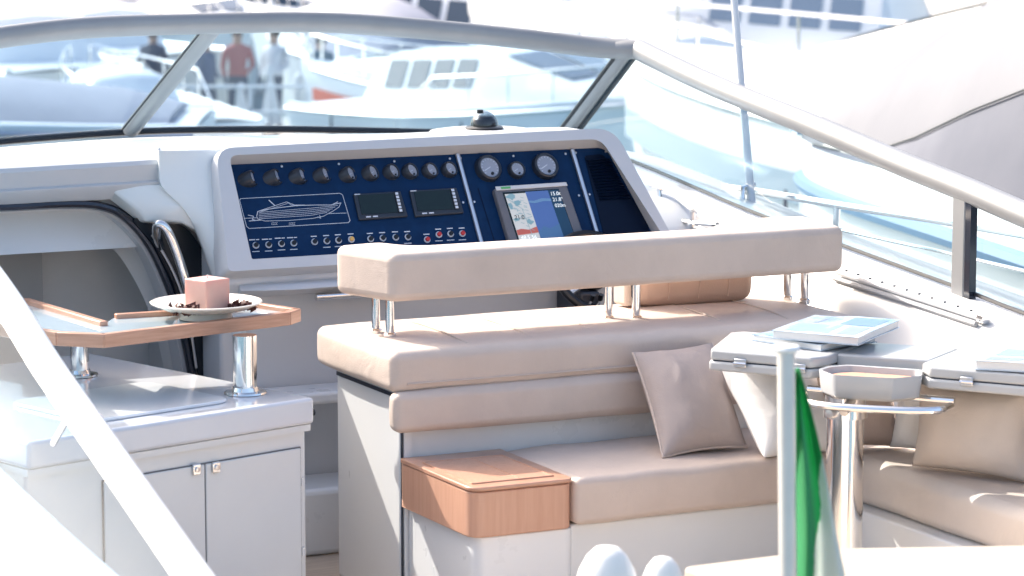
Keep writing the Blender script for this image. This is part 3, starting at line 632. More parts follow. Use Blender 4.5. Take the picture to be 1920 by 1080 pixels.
# ------------------------------------------------------------------ teak locker beside the sofa
WB = thing('teak_locker', 'teak topped corner locker at the left end of the sofa', 'locker', (.18, -.25, .08))
wbp = rpoly([(.018, -.004), (.018, -.488), (.34, -.488), (.34, -.004)], [.0, .05, .03, 0], 6)
part('plinth', MB().prism([Vector((.04+(p[0]-.018)*.97, p[1]*.97-.002, .08)) for p in wbp], (0, 0, .318)), 'gelcoat', WB, bev=.004)
part('panel', MB().prism([Vector((p[0], p[1], .40)) for p in wbp], (0, 0, .132)), 'wood', WB, bev=.004, seg=2)
lid = part('lid', MB().prism([Vector((.179+(p[0]-.179)*1.02, p[1]*1.012, .5345)) for p in wbp], (0, 0, .0125)), 'wood_rim', WB, bev=.004, seg=2)
ip = [(.045, -.10), (.045, -.44), (.30, -.44), (.30, -.10)]
part('inset', MB().prism([Vector((x, y, .5472)) for x, y in ip], (0, 0, .0016)), 'wood', lid)
for a, b in zip(ip, ip[1:]+ip[:1]): part('moulding', MB().tube([Vector((*a, .5478)), Vector((*b, .5478))], .0035, 6), 'wood_rim', lid)
part('moulding', MB().tube([Vector((.20, -.10, .5482)), Vector((.20, -.44, .5482))], .0025, 6), 'wood_rim', lid)

# ------------------------------------------------------------------ sofa
SF = thing('sofa', 'beige L shaped cockpit sofa behind the helm seat', 'sofa', (1.0, -.3, .08))
part('base', MB().box((.346, -.462, .08), (1.60, -.006, .405)), 'gelcoat_grey', SF, bev=.008)
part('base', MB().box((1.20, -2.1, .08), (1.60, -.466, .405)), 'gelcoat_grey', SF, bev=.008)
weld(part('seat_cushion', cushion((.346, -.50, .408), (1.235, -.005, .545), .02, .008, 12, wr=.006, seed=3), 'leather', SF, smooth=60))
weld(part('seat_cushion', cushion((1.245, -2.1, .408), (1.62, -.005, .545), .03, .010, 14, wr=.006, seed=5), 'leather_pale', SF, smooth=60))
weld(part('back_cushion', cushion((1.52, -1.30, .555), (1.63, -.62, .83), .03, .02, 10, wr=.005, seed=9), 'leather_pale', SF, smooth=60))
weld(part('back_cushion', cushion((1.52, -2.1, .555), (1.63, -1.31, .83), .03, .02, 10, wr=.005, seed=11), 'leather_pale', SF, smooth=60))

# ------------------------------------------------------------------ pillows
def pillow(name, bl, br_, tr, tl_, th, m, label, pipe=None, seed=0, group=None):
    n = 22; bl, br_, tr, tl_ = map(Vector, (bl, br_, tr, tl_)); nv = (br_-bl).cross(tl_-bl).normalized()
    c = (bl+br_+tr+tl_)/4; base = Vector((c.x, c.y, min(bl.z, br_.z)))
    t = thing(name, label, 'pillow', base, group=group); mb = MB(); rows = {}
    def P(x, y):
        sx = x*(1-.07*(1-y*y)**1.0); sy = y*(1-.07*(1-x*x)); a, b = (sx+1)/2, (sy+1)/2
        return (bl*(1-a)+br_*a)*(1-b)+(tl_*(1-a)+tr*a)*b
    for sgn in (-1, 1):
        rr = []
        for i in range(n+1):
            row = []
            for j in range(n+1):
                x = math.sin(math.pi/2*(2*i/n-1)); y = math.sin(math.pi/2*(2*j/n-1))
                h = th/2*max(0, (1-x**4)*(1-y**4))**.55*(1-.25*(x*x+y*y)/2)
                edge = 1-max(abs(x), abs(y))
                h += (noise.noise(Vector((x*1.6+seed, y*1.6, sgn*3)))*.008+noise.noise(Vector((x*6+seed, y*1.5, sgn*7)))*.006)*min(1, edge*5)
                row.append(P(x, y)+nv*sgn*max(h, 0))
            rr.append(row)
        mb.grid(rr)
    cv = weld(part('cover', mb, m, t, smooth=75))
    if pipe:
        e = [(-1+2*k/12, -1) for k in range(12)]+[(1, -1+2*k/12) for k in range(12)]+[(1-2*k/12, 1) for k in range(12)]+[(-1, 1-2*k/12) for k in range(12)]
        part('piping', MB().tube([P(*q) for q in e], .0045, 6, True), pipe, cv)
    return t
BL, BR = bz(1243, 858, .555), bz(1400, 838, .56); TL = bv(1187, 662, -.10)
pillow('pillow', BL, BR, TL+(BR-BL)*1.0+Vector((0, .02, .0)), TL, .15, 'pillow_taupe', 'taupe square pillow with piped edge leaning against the helm seat', 'piping', 1)
BL, BR = bz(1433, 858, .555), bz(1600, 840, .56); TL = bv(1345, 672, -.26)
pillow('pillow', BL, BR, TL+(BR-BL), TL, .19, 'pillow_white', 'white pillow standing in front of the taupe one, left of the table pedestal', None, 5)
BL, BR = bz(1545, 838, .56), bz(1692, 836, .56); TL = bz(1530, 690, .80); 
pillow('pillow', BL, BR, bz(1668, 700, .80), TL, .13, 'pillow_taupe', 'taupe pillow just right of the table pedestal in the sofa corner', 'piping', 9)
BL, BR = bz(1668, 838, .56), bz(1790, 850, .56); TL = bz(1690, 690, .82)
pillow('pillow', BL, BR, bz(1800, 700, .82), TL, .11, 'pillow_white', 'white pillow wedged between corner taupe pillow and big pale cushion', None, 13)
BL, BR = bz(1712, 872, .56), bz(1935, 905, .56); TL = bz(1725, 712, .82)
pillow('pillow', BL, BR, bz(1940, 730, .83), TL, .14, 'leather_pale', 'large pale beige cushion under the right leaf of the folding table', 'piping', 17)

# ------------------------------------------------------------------ wet bar cabinet on the left
CA = R(17.5); cc = Vector((-.255, .005, 0)); ca = Vector((-math.cos(CA), -math.sin(CA), 0)); cf = Vector((-math.sin(CA), math.cos(CA), 0))   # a runs to port, f runs forward
def cq(a, f_, z): return cc+ca*a+cf*f_+Vector((0, 0, z))
def cbox(a0, a1, f0, f1, z0, z1): 
    mb = MB(); return mb.add([cq(a, f_, z) for a in (a0, a1) for f_ in (f0, f1) for z in (z0, z1)], [[0, 1, 3, 2], [4, 6, 7, 5], [0, 4, 5, 1], [2, 3, 7, 6], [0, 2, 6, 4], [1, 5, 7, 3]])
WBAR = thing('wet_bar', 'pale grey wet bar cabinet with two latched doors under the wood rimmed table', 'cabinet', cq(.4, .4, .08))
part('carcass', cbox(.018, 1.0, .02, 1.10, .08, .665), 'gelcoat_grey', WBAR, bev=.01)
part('worktop', cbox(0, 1.0, 0, 1.13, .672, .75), mat('worktop_edge', (.70, .71, .74), .12, coat=.5, var=.03), WBAR, bev=.012, seg=4)
part('under_lip', cbox(.01, 1.0, .008, 1.12, .652, .671), 'gelcoat_grey', WBAR)
part('sink_lid', MB().prism([cq(a, f_, .7505) for a, f_ in rpoly([(.22, .10), (.72, .10), (.72, .52), (.22, .52)], .06, 6)], (0, 0, .010)), 'counter', WBAR, bev=.004)
# doors: pixel corners on the front plane of the cabinet
def cpx(px, py, f_=.0):
    d = rayB(px, py); p0 = cq(0, f_, 0); t = (p0-CB).dot(cf)/d.dot(cf); q = CB+d*t-cc; return q.dot(ca), q.z
a1, zt = cpx(560, 838, .02); a2, _ = cpx(381, 862, .02); a0, zb_ = cpx(560, 1150, .02)
for i, (x0, x1) in enumerate(((a1, a2-.0025), (a2+.0025, a2+(a2-a1)))):
    d = part('door', cbox(x0, x1, .010, .022, .12, zt-.002), 'gelcoat_grey', WBAR, bev=.003, seg=2)
    lx = a2-.035 if i == 0 else a2+.035
    lz = cpx(407, 877, .0)[1] if i == 0 else cpx(353, 884, .0)[1]
    l = part('latch', cbox(lx-.014, lx+.014, .002, .010, lz-.016, lz+.016), 'steel', d, bev=.003)
    part('button', MB().lathe([(.008, 0), (.008, .004), (0, .005)], cq(lx, .002, lz), -cf, 14), 'steel_satin', l)
part('door_gap', cbox(a1-.003, a2+(a2-a1)+.003, .0145, .0195, .11, zt+.001), mat('gap_grey', (.13, .13, .14), .6), WBAR)
for z in (zt-.09, zt-.30): part('hinge', cbox(a1-.012, a1-.001, .008, .0195, z-.025, z+.0), 'gelcoat_grey', WBAR)
part('stop_knob', MB().tube([cq(-.001, .03, .70), cq(-.018, .03, .70)], .012, 10), 'rubber', WBAR)

# ------------------------------------------------------------------ table with a wooden rim
ZT = .955
TB = thing('cockpit_table', 'cockpit table with wooden rim and glassy top standing over the wet bar', 'table', cq(.45, .4, .75))
tpx = [(-60, 560), (40, 563), (188, 607), (213, 591), (330, 584), (492, 571), (560, 580), (547, 588), (195, 631), (105, 627), (-60, 600)]
tp2 = [bz(x, y, ZT) for x, y in tpx]
tp2[6] = bz(565, 582, ZT); tp2[7] = bz(545, 589, ZT)
cen = sum(tp2, Vector())/len(tp2)
part('top', MB().prism([p+(cen-p)*.02-Vector((0, 0, .030)) for p in tp2], (0, 0, .022)), 'table_glass', TB)
def rim(a, b, h0=-.034, h1=.006, wd=.026):
    a, b = Vector(a), Vector(b); d = (b-a).normalized(); nn = Vector((-d.y, d.x, 0)); nn = nn if nn.dot(cen-a) > 0 else -nn
    mb = MB(); ps = [a, b, b+nn*wd, a+nn*wd]
    return mb.prism([Vector((p.x, p.y, ZT+h0)) for p in ps], (0, 0, h1-h0))
for i, j in ((0, 1), (1, 2), (3, 4), (4, 5), (5, 6), (6, 7), (7, 8), (8, 9), (9, 10)):
    a, b = tp2[i], tp2[j]; e = (b-a).normalized()*.001
    part('rim', rim(a+e, b-e), 'wood_rim', TB, bev=.003, seg=2)
for x, y, r in ((460, 737, .0355), (150, 704, .028)):
    q = bz(x, y, .751); lg = part('leg', MB().tube([q, Vector((q.x, q.y, ZT-.031))], r, 24), 'steel', TB)
    part('flange', MB().lathe([(r+.028, .7515), (r+.026, .757), (r+.006, .759), (r+.003, .77)], (q.x, q.y, 0), n=28), 'steel', lg)
# plate, candle and petals
pc = bz(387, 596, ZT-.006); PLx = thing('plate', 'cream footed plate on the wood rimmed table', 'plate', pc)
part('dish', MB().lathe([(0, .022), (.09, .022), (.13, .030), (.166, .046), (.168, .050), (.164, .052), (.128, .037), (.09, .029), (0, .029)], pc, n=48), 'ceramic', PLx)
part('foot', MB().lathe([(.082, 0), (.078, .004), (.076, .022)], pc, n=40), 'ceramic', PLx)
CN = thing('candle', 'square pink candle standing on the cream plate', 'candle', pc+Vector((0, 0, .03)))
ck = Matrix.Translation(pc+Vector((.004, 0, .0295))) @ Matrix.Rotation(R(45-26+3), 4, 'Z')
part('block', MB().box((-.048, -.048, 0), (.048, .048, .090), ck), 'wax', CN, bev=.004, seg=3)
part('wick', MB().tube([pc+Vector((.004, 0, .118)), pc+Vector((.006, 0, .130))], .002, 6), 'pillow_white', CN)
random.seed(11); pt = MB()
for side in (-1, 1):
    for k in range(80):
        c = pc+Vector((side*.085+random.uniform(-.035, .035), -.055+random.uniform(-.03, .03), .030+abs(random.gauss(0, .008))))
        ax = Vector([random.uniform(-1, 1) for _ in range(3)]).normalized(); bx = ax.orthogonal().normalized(); r = random.uniform(.008, .017)
        cx = ax.cross(bx)
        pt.add([c+bx*r, c+cx*r*.7+ax*r*.4, c-bx*r, c-cx*r*.7+ax*r*.3, c+ax*r*.2], [[0, 1, 4], [1, 2, 4], [2, 3, 4], [3, 0, 4]])
single('dried_petals', pt, 'petal', 'dark dried petals scattered round the candle on the plate', 'petals', pc+Vector((0, 0, .03)), kind='stuff')

# ------------------------------------------------------------------ folding table on a steel pedestal (right)
A0 = Vector((.755, -.543, 0)); tx = Vector((.58, -.82, 0)).normalized(); ty = Vector((.82, .58, 0)).normalized()
def tq(x, y, z): return A0+tx*x+ty*y+Vector((0, 0, z))
FT = thing('folding_table', 'white folding cockpit table on a steel pedestal in front of the sofa', 'table', tq(.47, .05, .08))
left_o = [(0, 0), (.315, 0), (.345, .05), (.345, .36), (-.06, .36), (-.085, .32), (-.012, .03)]
right_o = [(.665, .02), (1.5, .02), (1.5, .40), (.625, .40), (.625, .07)]
back_o = [(.347, .12), (.623, .14), (.623, .38), (.347, .36)]
def leaf(name, o2, z0, z1): return part(name, MB().prism([tq(x, y, z0) for x, y in o2], (0, 0, z1-z0)), 'gelcoat_table', FT, bev=.007, seg=3)
for o2 in (left_o, right_o):
    leaf('lower_leaf', o2, .838, .866); leaf('upper_leaf', [(x+.003, y+.003) for x, y in o2], .8685, .900)
    part('leaf_gap', MB().prism([tq(.3*x/.3+(.01 if x < .1 else -.006 if x < .4 else .006), y+.006, .8655) for x, y in o2], (0, 0, .004)), 'bezel', FT)
leaf('bridge', back_o, .842, .898)
hx = [(tq, .10), (tq, .285), (tq, .78), (tq, 1.02)]
for _, x in hx:
    y = 0 if x < .5 else .02
    hg = part('hinge', MB().add([tq(a, b, c) for a in (x-.018, x+.018) for b in (y-.006, y+.003) for c in (.855, .880)], [[0, 1, 3, 2], [4, 6, 7, 5], [0, 4, 5, 1], [2, 3, 7, 6], [0, 2, 6, 4], [1, 5, 7, 3]]), 'steel_satin', FT, bev=.002, seg=2)
    part('pin', MB().tube([tq(x-.02, y-.007, .867), tq(x+.02, y-.007, .867)], .004, 8), 'steel', hg)
# tray let into the middle
oct_o = rpoly([(.355, -.035), (.43, -.105), (.60, -.075), (.655, .0), (.62, .10), (.40, .08), (.358, .03)], .03, 4)
co2 = Vector((.5, 0)); 
def sc2(k): return [co2+(p-co2)*k for p in oct_o]
part('tray', MB().loft([[tq(p.x, p.y, .806) for p in sc2(.86)], [tq(p.x, p.y, .814) for p in sc2(.95)], [tq(p.x, p.y, .872) for p in sc2(1)], [tq(p.x, p.y, .876) for p in sc2(.99)], [tq(p.x, p.y, .874) for p in sc2(.93)], [tq(p.x, p.y, .845) for p in sc2(.88)]]), 'gelcoat_table', FT, smooth=45)
part('tray_mat', MB().prism([tq(p.x, p.y, .846) for p in sc2(.84)], (0, 0, .012)), 'peach', FT, bev=.004)
rp = [tq(*q, .792) for q in ((.29, .02), (.30, -.06), (.42, -.135), (.62, -.105), (.72, -.05), (.73, .03))]
rl = part('rail', MB().tube(smoothpath(rp, 6), .011, 10), 'steel', FT)
part('rail_tube', MB().tube([tq(.29, .05, .802), tq(.73, .06, .802)], .010, 10), 'steel', FT)
part('rail_bracket', MB().tube([tq(.47, -.12, .775), tq(.47, -.06, .80)], .013, 10), 'steel', rl)
pp = tq(.42, .015, 0)
pd = part('pedestal', MB().tube([pp+Vector((0, 0, .081)), pp+Vector((0, 0, .80))], .054, 32), 'steel', FT)
part('collar', MB().lathe([(.055, .735), (.063, .737), (.063, .762), (.058, .765), (.058, .80)], pp, n=32), 'steel', pd)
kn = pp+Vector((-.064, -.03, .757)); part('clamp_knob', MB().lathe([(0, -.02), (.012, -.02), (.016, 0), (.012, .014), (0, .016)], kn, (-.9, -.4, 0), 16), 'steel_satin', pd)
part('foot_plate', MB().lathe([(.09, .081), (.09, .088), (.06, .094), (.05, .11)], pp, n=32), 'steel', pd)
# magazines
def magazine(c, w_, d_, h_, ang, m, label, wavy=0, curl=0):
    t = thing('magazine', label, 'magazine', c); xf = Matrix.Translation(c) @ Matrix.Rotation(ang, 4, 'Z')
    def lay(z0, z1, ex, name, mm, root):
        n = 10; rows = []
        for s_ in (0, 1):
            for i in range(n+1):
                x = (-w_/2-ex)+(w_+2*ex)*i/n; dz = wavy*math.sin(i/n*math.pi)*1.0+curl*(i/n)**3
                rows.append((s_, [xf @ Vector((x, y, (z0, z1)[s_]+dz*(1-.5*(y > 0)))) for y in (-d_/2-ex, -d_/4, 0, d_/4, d_/2+ex)]))
        lo = [r for s_, r in rows if s_ == 0]; hi = [r for s_, r in rows if s_ == 1]
        rings = [l+h[::-1] for l, h in zip(lo, hi)]
        return part(name, MB().loft(rings), mm, root, smooth=40)
    lay(0, .002, .002, 'back_cover', m, t); lay(.0022, h_, -.002, 'pages', 'page', t); fc = lay(h_+.0002, h_+.002, .002, 'front_cover', m, t)
    for x0, x1, y0, y1, mm in ((-.42, -.02, -.1, .40, 'scr_teal'), (.04, .44, -.42, -.02, 'stripe_blue'), (-.42, -.05, -.42, -.2, 'cover_ink'), (.08, .40, .12, .2, 'cover_ink'), (.08, .34, .26, .31, 'cover_ink')):
        rows = [[xf @ Vector((w_*(x0+(x1-x0)*i/4), d_*y, h_+.0026+(wavy*math.sin(((x0+(x1-x0)*i/4)+.5)*math.pi)+curl*((x0+(x1-x0)*i/4)+.5)**3)*(1-.5*(y > 0)))) for y in (y0, y1)] for i in range(5)]
        part('cover_picture', MB().grid(rows), mm, fc, smooth=0)
    return t
magazine(Vector((1.10, -.56, .9015)), .24, .27, .016, R(16), 'cover', 'lower magazine poking out of the stack on the folding table', .004)
magazine(Vector((1.14, -.615, .9255)), .30, .27, .022, R(34), 'cover', 'upper thick magazine with blue white cover on the left table leaf', .006, .012)
magazine(tq(.93, .16, .9015), .27, .26, .024, R(-52), 'cover_pale', 'single pale magazine lying on the right table leaf', .003)

# ------------------------------------------------------------------ foreground: flag staff, sunpad, fenders
fs = W(1474, 655, 6.1); fb = W(1478, 1150, 6.05)
FS = thing('flag_staff', 'short pale metal flag staff with disc top in the right foreground', 'flag staff', toB(Vector((fb.x, fb.y, fb.z))))
part('staff', MB().tube([toB(fs), toB(fb)], .019, 18), mat('staff_alloy', (.72, .69, .66), .35, .6, var=.06, vscale=8), FS)
part('truck', MB().lathe([(0, -.004), (.026, -.004), (.030, .002), (.026, .008), (0, .010)], toB(fs), n=24), 'white_paint', FS)
rows = []
for i in range(76):
    t = i/75; y = 700+t*420; row = []
    for j in range(45):
        s_ = j/44; wd = 8+t*98+5*math.sin(t*5); x = 1490+t*2+s_*wd
        p = W(x, y-10*s_*(1-t), 6.1); p.y += .028*math.sin(s_*9+t*3)*(.3+t)+.02*math.sin(s_*4-t*5)+.01; row.append(toB(p))
    rows.append(row)
fl = MB().grid(rows); fo = single('flag', fl, 'flag_green', 'green flag hanging in folds from the foreground staff', 'flag', toB(W(1490, 700, 6.1)), smooth=80)
# white field of the flag towards the fly: second material by column
fo.data.materials.append(M['flag_white'])
for p in fo.data.polygons:
    i = p.index//44; j = p.index % 44; p.material_index = 1 if (i > 27 and j > 44-(i-27)*.75+2*math.sin(i*.3)) else 0
sd = fo.modifiers.new('cloth', 'SOLIDIFY'); sd.thickness = .0015
e0, e1, e2 = bz(1275, 1062, .70), bz(1560, 1027, .70), bz(2000, 1020, .70)
f1, f2 = e1+Vector((.3, -1.2, 0)), e2+Vector((.2, -1.2, 0)); f0 = e0+Vector((.1, -1.2, 0))
SP = thing('sunpad', 'sunlit pale beige sunpad at the bottom right edge', 'sunpad', (e1.x, e1.y-.5, .08))
ol = rpoly([(p.x, p.y) for p in (e0, e1, e2, f2, f1, f0)], [.03, .1, .03, .02, .02, .02], 5)
part('pad', MB().prism([Vector((p[0], p[1], .58)) for p in ol], (0, 0, .12)), mat('sunpad_cloth', (.40, .345, .29), .7, bump=.1, bscale=200, var=.05), SP, bev=.03, seg=5, smooth=60)
part('base', MB().prism([Vector((p[0], p[1]-.03, .085)) for p in ol], (0, 0, .49)), 'gelcoat', SP)
for x, y, r, nm in ((1138, 1022, .075, 'larger white fender at the bottom edge in front of the sofa'), (1243, 1042, .058, 'smaller white fender right of the larger one at the bottom edge')):
    c = W(x, y, 6.45); ft = thing('fender', nm, 'fender', toB(Vector((c.x, c.y, .08))), group='fenders in the foreground')
    cbx = toB(c); h = c.z-.081
    part('body', MB().lathe([(.03, -h), (r*.9, -h+.03), (r*1.05, -h+.12), (r*1.05, -.16), (r*.98, -.10), (r*.82, -.055), (r*.6, -.024), (r*.35, -.006), (0, 0)], cbx, n=28), 'fender_white', ft, smooth=70)
    part('collar', MB().lathe([(r*1.055, -.22), (r*1.07, -.215), (r*1.07, -.205), (r*1.055, -.20)], cbx, n=28), 'stripe_blue', ft)

# ------------------------------------------------------------------ the harbour behind: moored boats
def boat(name, label, L, B, fb, loc, yaw, hullm='hull_white', cabin=None, stripe=None, rail=True, wz=WZ, style=0, nwin=4, winm='tint', extra=None, group='boats moored behind the yacht', raise_bow=.35, topm=None):
    """motor boat: x forward, y to port, z up from the waterline"""
    t = thing(name, label, 'boat', (0, 0, 0), False, group=group); t.location = (loc[0], loc[1], wz); t.rotation_euler = (0, 0, yaw); ROOTBASE[t] = Vector((0, 0, 0))
    def hb(s): return B/2*(.90+.1*math.sin(min(1, s/.4)*math.pi/2))*(1-max(0, (s-.42)/.58)**2.1)
    def sz(s): return fb*(1+raise_bow*s*s)
    def X(s): return -L/2+L*s
    st = [k/22 for k in range(23)]
    rings = []
    for s_ in st:
        h = max(hb(s_), .02); z = sz(s_); bx = L*.07*max(0, s_-.6)/.4
        half = [(0, -.5, -1.9), (h*.55, -.35, -1.6), (h*.80, .05, -1.2), (h*.88, z*.45, -.55), (h*.97, z*.85, -.12), (h, z*.93, 0), (h*.995, z, 0), (h*.95, z+.015, 0), (h*.90, z-.06, 0)]
        rings.append([Vector((X(s_)+dx*bx, y, zz)) for y, zz, dx in half]+[Vector((X(s_)+dx*bx, -y, zz)) for y, zz, dx in half[::-1]])
    part('hull', MB().loft(rings), hullm, t, smooth=50)
    part('deck', MB().grid([[Vector((X(s_), y*hb(s_)*.9, sz(s_)-.05+.05*(1-y*y))) for y in (-1, -.5, 0, .5, 1)] for s_ in st[:-1]]), 'hull_white', t, smooth=60)
    if stripe:
        for sg in (-1, 1): part('stripe', MB().grid([[Vector((X(s_)-.0, sg*(hb(s_)*f1_+.012), sz(s_)*q)) for q, f1_ in ((.70, .945), (.80, .965))] for s_ in st[:-1]]), stripe, t, smooth=60)
    for sg in (-1, 1): part('rubbing_strake', MB().tube([Vector((X(s_), sg*(hb(s_)+.01), sz(s_)*.95)) for s_ in st[:-1]], .035, 6), 'steel_satin', t)
    if cabin:
        s0, s1, h, wf, rk_f, rk_b = cabin            # start, end (fraction), height, width fraction, rake front, rake back
        zz = lambda s_: sz(s_)-.06
        def sect(x, wd, z0, z1, tw=.80): return [Vector((x, -wd, z0)), Vector((x, -wd*.97, z0+(z1-z0)*.35)), Vector((x, -wd*tw, z1-.05)), Vector((x, -wd*tw*.8, z1)), Vector((x, 0, z1+.05)), Vector((x, wd*tw*.8, z1)), Vector((x, wd*tw, z1-.05)), Vector((x, wd*.97, z0+(z1-z0)*.35)), Vector((x, wd, z0))]
        n = 16; rr = []
        for k in range(n+1):
            q = k/n; s_ = s0+(s1-s0)*q; wd = min(hb(s_)*.84, B/2*wf*(1-.30*max(0, q-.6)/.4)); x = X(s_)
            ramp = min(1, q/max(.02, rk_b))**.7*min(1, (1-q)/max(.02, rk_f))**.85
            rr.append(sect(x, max(.1, wd), zz(s_)-.03, zz(s_)+.10+h*ramp))
        cb_ = part('cabin', MB().loft(rr), topm or 'hull_white', t, smooth=40)
        # side windows: follow the cabin sides
        for sg in (-1, 1):
            for i in range(nwin):
                q0 = rk_b+.04+(1-rk_b-rk_f-.02)*i/nwin+.01; q1 = rk_b+.04+(1-rk_b-rk_f-.02)*(i+1)/nwin-.012
                pts = []
                for q in (q0, (q0+q1)/2, q1):
                    k = q*n; k0 = min(n-1, int(k)); ff = k-k0
                    def at(r, k0=k0, ff=ff):
                        a = rr[k0][7 if sg > 0 else 1].lerp(rr[k0+1][7 if sg > 0 else 1], ff); b = rr[k0][6 if sg > 0 else 2].lerp(rr[k0+1][6 if sg > 0 else 2], ff)
                        return a.lerp(b, r)+Vector((0, sg*.015, .004))
                    pts.append([at(.12), at(.88)])
                wn = part('window', MB().grid(pts), winm, cb_, smooth=60)
        # windscreen of the cabin: two panes on the raked front
        for sg in (-1, 1):
            k0 = int(n*(1-rk_f*.80)); k1 = int(n*(1-rk_f*.25)); k1 = max(k1, k0+1)
            pts = [[rr[k][4 if jj == 0 else (5 if sg > 0 else 3)]*(1)+Vector((.02, 0, .02)) for jj in (0, 1)] for k in range(k0, k1+1)]
            pts = [[a.lerp(b, .06), a.lerp(b, .5), b] for a, b in pts]
            part('windshield', MB().grid(pts), winm, cb_, smooth=60)
    if rail:
        for sg in (-1, 1):
            r0 = [Vector((X(s_), sg*hb(s_)*.93, sz(s_)+.02)) for s_ in [.40+.555*k/12 for k in range(13)]]
            hh = lambda k: .42*min(1, k/2)
            part('rail', MB().tube([p+Vector((0, 0, hh(k))) for k, p in enumerate(r0)], .022, 6), 'steel', t)
            for k in range(2, 13, 2): part('stanchion', MB().tube([r0[k], r0[k]+Vector((0, 0, hh(k)))], .016, 6), 'steel', t)
    for k, s_ in enumerate((.2, .42, .6)):
        for sg in (-1, 1):
            c = Vector((X(s_), sg*(hb(s_)+.13), sz(s_)*.55)); part('fender', MB().lathe([(0, -.35), (.08, -.32), (.11, -.22), (.11, .22), (.08, .32), (.02, .36), (.015, .6)], c, n=12), 'fender_white' if k % 2 else 'fender_navy', t)
    if extra: extra(t, X, hb, sz)
    return t
def flybridge(t, X, hb, sz, h=1.9, s0=.22, s1=.50):
    B = hb(.35)
    part('flybridge', MB().loft([[Vector((X(s_), y*B*.72, sz(.35)+h+z)) for y, z in ((-1, 0), (-1.05, .45), (-.98, .5), (.98, .5), (1.05, .45), (1, 0))] for s_ in (s0, (s0+s1)/2, s1-.04, s1)]), 'hull_white', t, bev=.05)
    part('fly_screen', MB().grid([[Vector((X(s1)-.1, -B*.6, sz(.35)+h+.5)), Vector((X(s1)+.05, 0, sz(.35)+h+.5)), Vector((X(s1)-.1, B*.6, sz(.35)+h+.5))], [Vector((X(s1)-.5, -B*.55, sz(.35)+h+.85)), Vector((X(s1)-.35, 0, sz(.35)+h+.85)), Vector((X(s1)-.5, B*.55, sz(.35)+h+.85))]]), 'tint', t)
    part('arch', MB().tube([Vector((X(s0)+.4, -B*.68, sz(.35)+h+.4)), Vector((X(s0)-.1, -B*.6, sz(.35)+h+1.3)), Vector((X(s0)-.1, B*.6, sz(.35)+h+1.3)), Vector((X(s0)+.4, B*.68, sz(.35)+h+.4))], .09, 8), 'hull_white', t)
def mast(t, X, hb, sz):
    c = Vector((X(.5), 0, sz(.5)))
    part('mast', MB().tube([c, c+Vector((0, 0, 1.6))], .05, 8), 'bezel', t); part('radar', MB().box(c+Vector((-.28, -.1, 1.15)), c+Vector((.28, .1, 1.45))), 'trim_navy', t, bev=.05); part('crosstree', MB().tube([c+Vector((-.4, 0, .9)), c+Vector((.4, 0, .9))], .03, 6), 'bezel', t)
def cockpit_cover(m, ch=1.0):
    def f(t, X, hb, sz):
        part('canvas_cover', MB().loft([[Vector((X(s_), y*hb(s_)*.86, sz(s_)+z*hh*ch)) for y, z in ((-1, .0), (-.85, .5), (-.4, .95), (0, 1), (.4, .95), (.85, .5), (1, 0))] for s_, hh in ((.03, .25), (.10, .75), (.25, 1.05), (.38, 1.15), (.46, .75), (.52, .1))]), m, t, smooth=60)
    return f
P_ = lambda px, Y: ((px-960)/F*Y/1.0)
BYAW = R(90)+TH
# starboard neighbour, parallel to ours, its bow just beyond the side glass
NB = thing('neighbour_yacht', 'large pale yacht moored to starboard, its covered bow behind the side rail', 'boat', (5, 0, WZ), group='boats moored behind the yacht')
gw = smoothpath([bu(1503, 258, 5.0), bu(1512, 270, 4.85), bu(1540, 283, 4.6), bu(1590, 299, 4.3), bu(1670, 320, 4.02), bu(1770, 347, 3.8), bu(1900, 385, 3.65), bu(2150, 455, 3.55), Vector((3.5, -2, .75)), Vector((3.5, -6, .7))], 5)
ctr = smoothpath([bu(1505, 250, 5), bu(1520, 238, 5), bu(1560, 205, 5), bu(1640, 156, 5), bu(1760, 83, 5), bu(1880, 10, 5), bu(2050, -92, 5), Vector((5, 2.0, 2.35)), Vector((5, -1.0, 2.5)), Vector((5, -6, 2.4))], 5)
def nbm(p): return Vector((10-p.x, p.y, p.z))
def rowat(pts, v):
    for a, b in zip(pts, pts[1:]):
        if a.y >= v >= b.y: return a.lerp(b, (a.y-v)/max(1e-6, a.y-b.y))
    return pts[0] if v > pts[0].y else pts[-1]
vs_ = [gw[0].y-.001-q for q in (0, .05, .12, .25, .45, .7, 1.0, 1.4, 1.9, 2.5, 3.2, 4, 5, 6.5, 8, 10, 11.7)]
hl, fd, cn, sm = [], [], [], []
for v in vs_:
    g = rowat(gw, v); c = rowat(ctr, v); g = Vector((g.x, v, g.z)); c = Vector((c.x, v, max(c.z, g.z+.01))); d = c-g
    fl = lambda a, b: Vector((g.x+d.x*a, v, g.z+d.z*b))
    half = [Vector((g.x+min(1.2, .10+.35*d.x), v-.25, WZ-.3)), Vector((g.x+.30*min(1, d.x), v-.12, g.z-2.2)), Vector((g.x+.14*min(1, d.x), v-.03, g.z-.9)), Vector((g.x+.02, v, g.z-.22)), Vector((g.x-.02*min(1, d.x), v, g.z-.14)), Vector((g.x, v, g.z-.02)), g]
    hl.append(half+[nbm(p) for p in half[::-1]])
    f = max(.03, min(.55, .14+(3.5-v)*.14))
    cn.append([fl(0, .004), fl(.03, f*.35), fl(.06, f*.7), fl(.10, f)]); sm.append(fl(.10, f)+Vector((-.012, 0, .006)))
    up = [fl(.10, f), fl(.20, f+(1-f)*.28), fl(.40, f+(1-f)*.60), fl(.70, f+(1-f)*.90), c]
    fd.append(up+[nbm(p) for p in up[-2::-1]])
part('hull', MB().loft(hl), 'hull_white', NB, smooth=50)
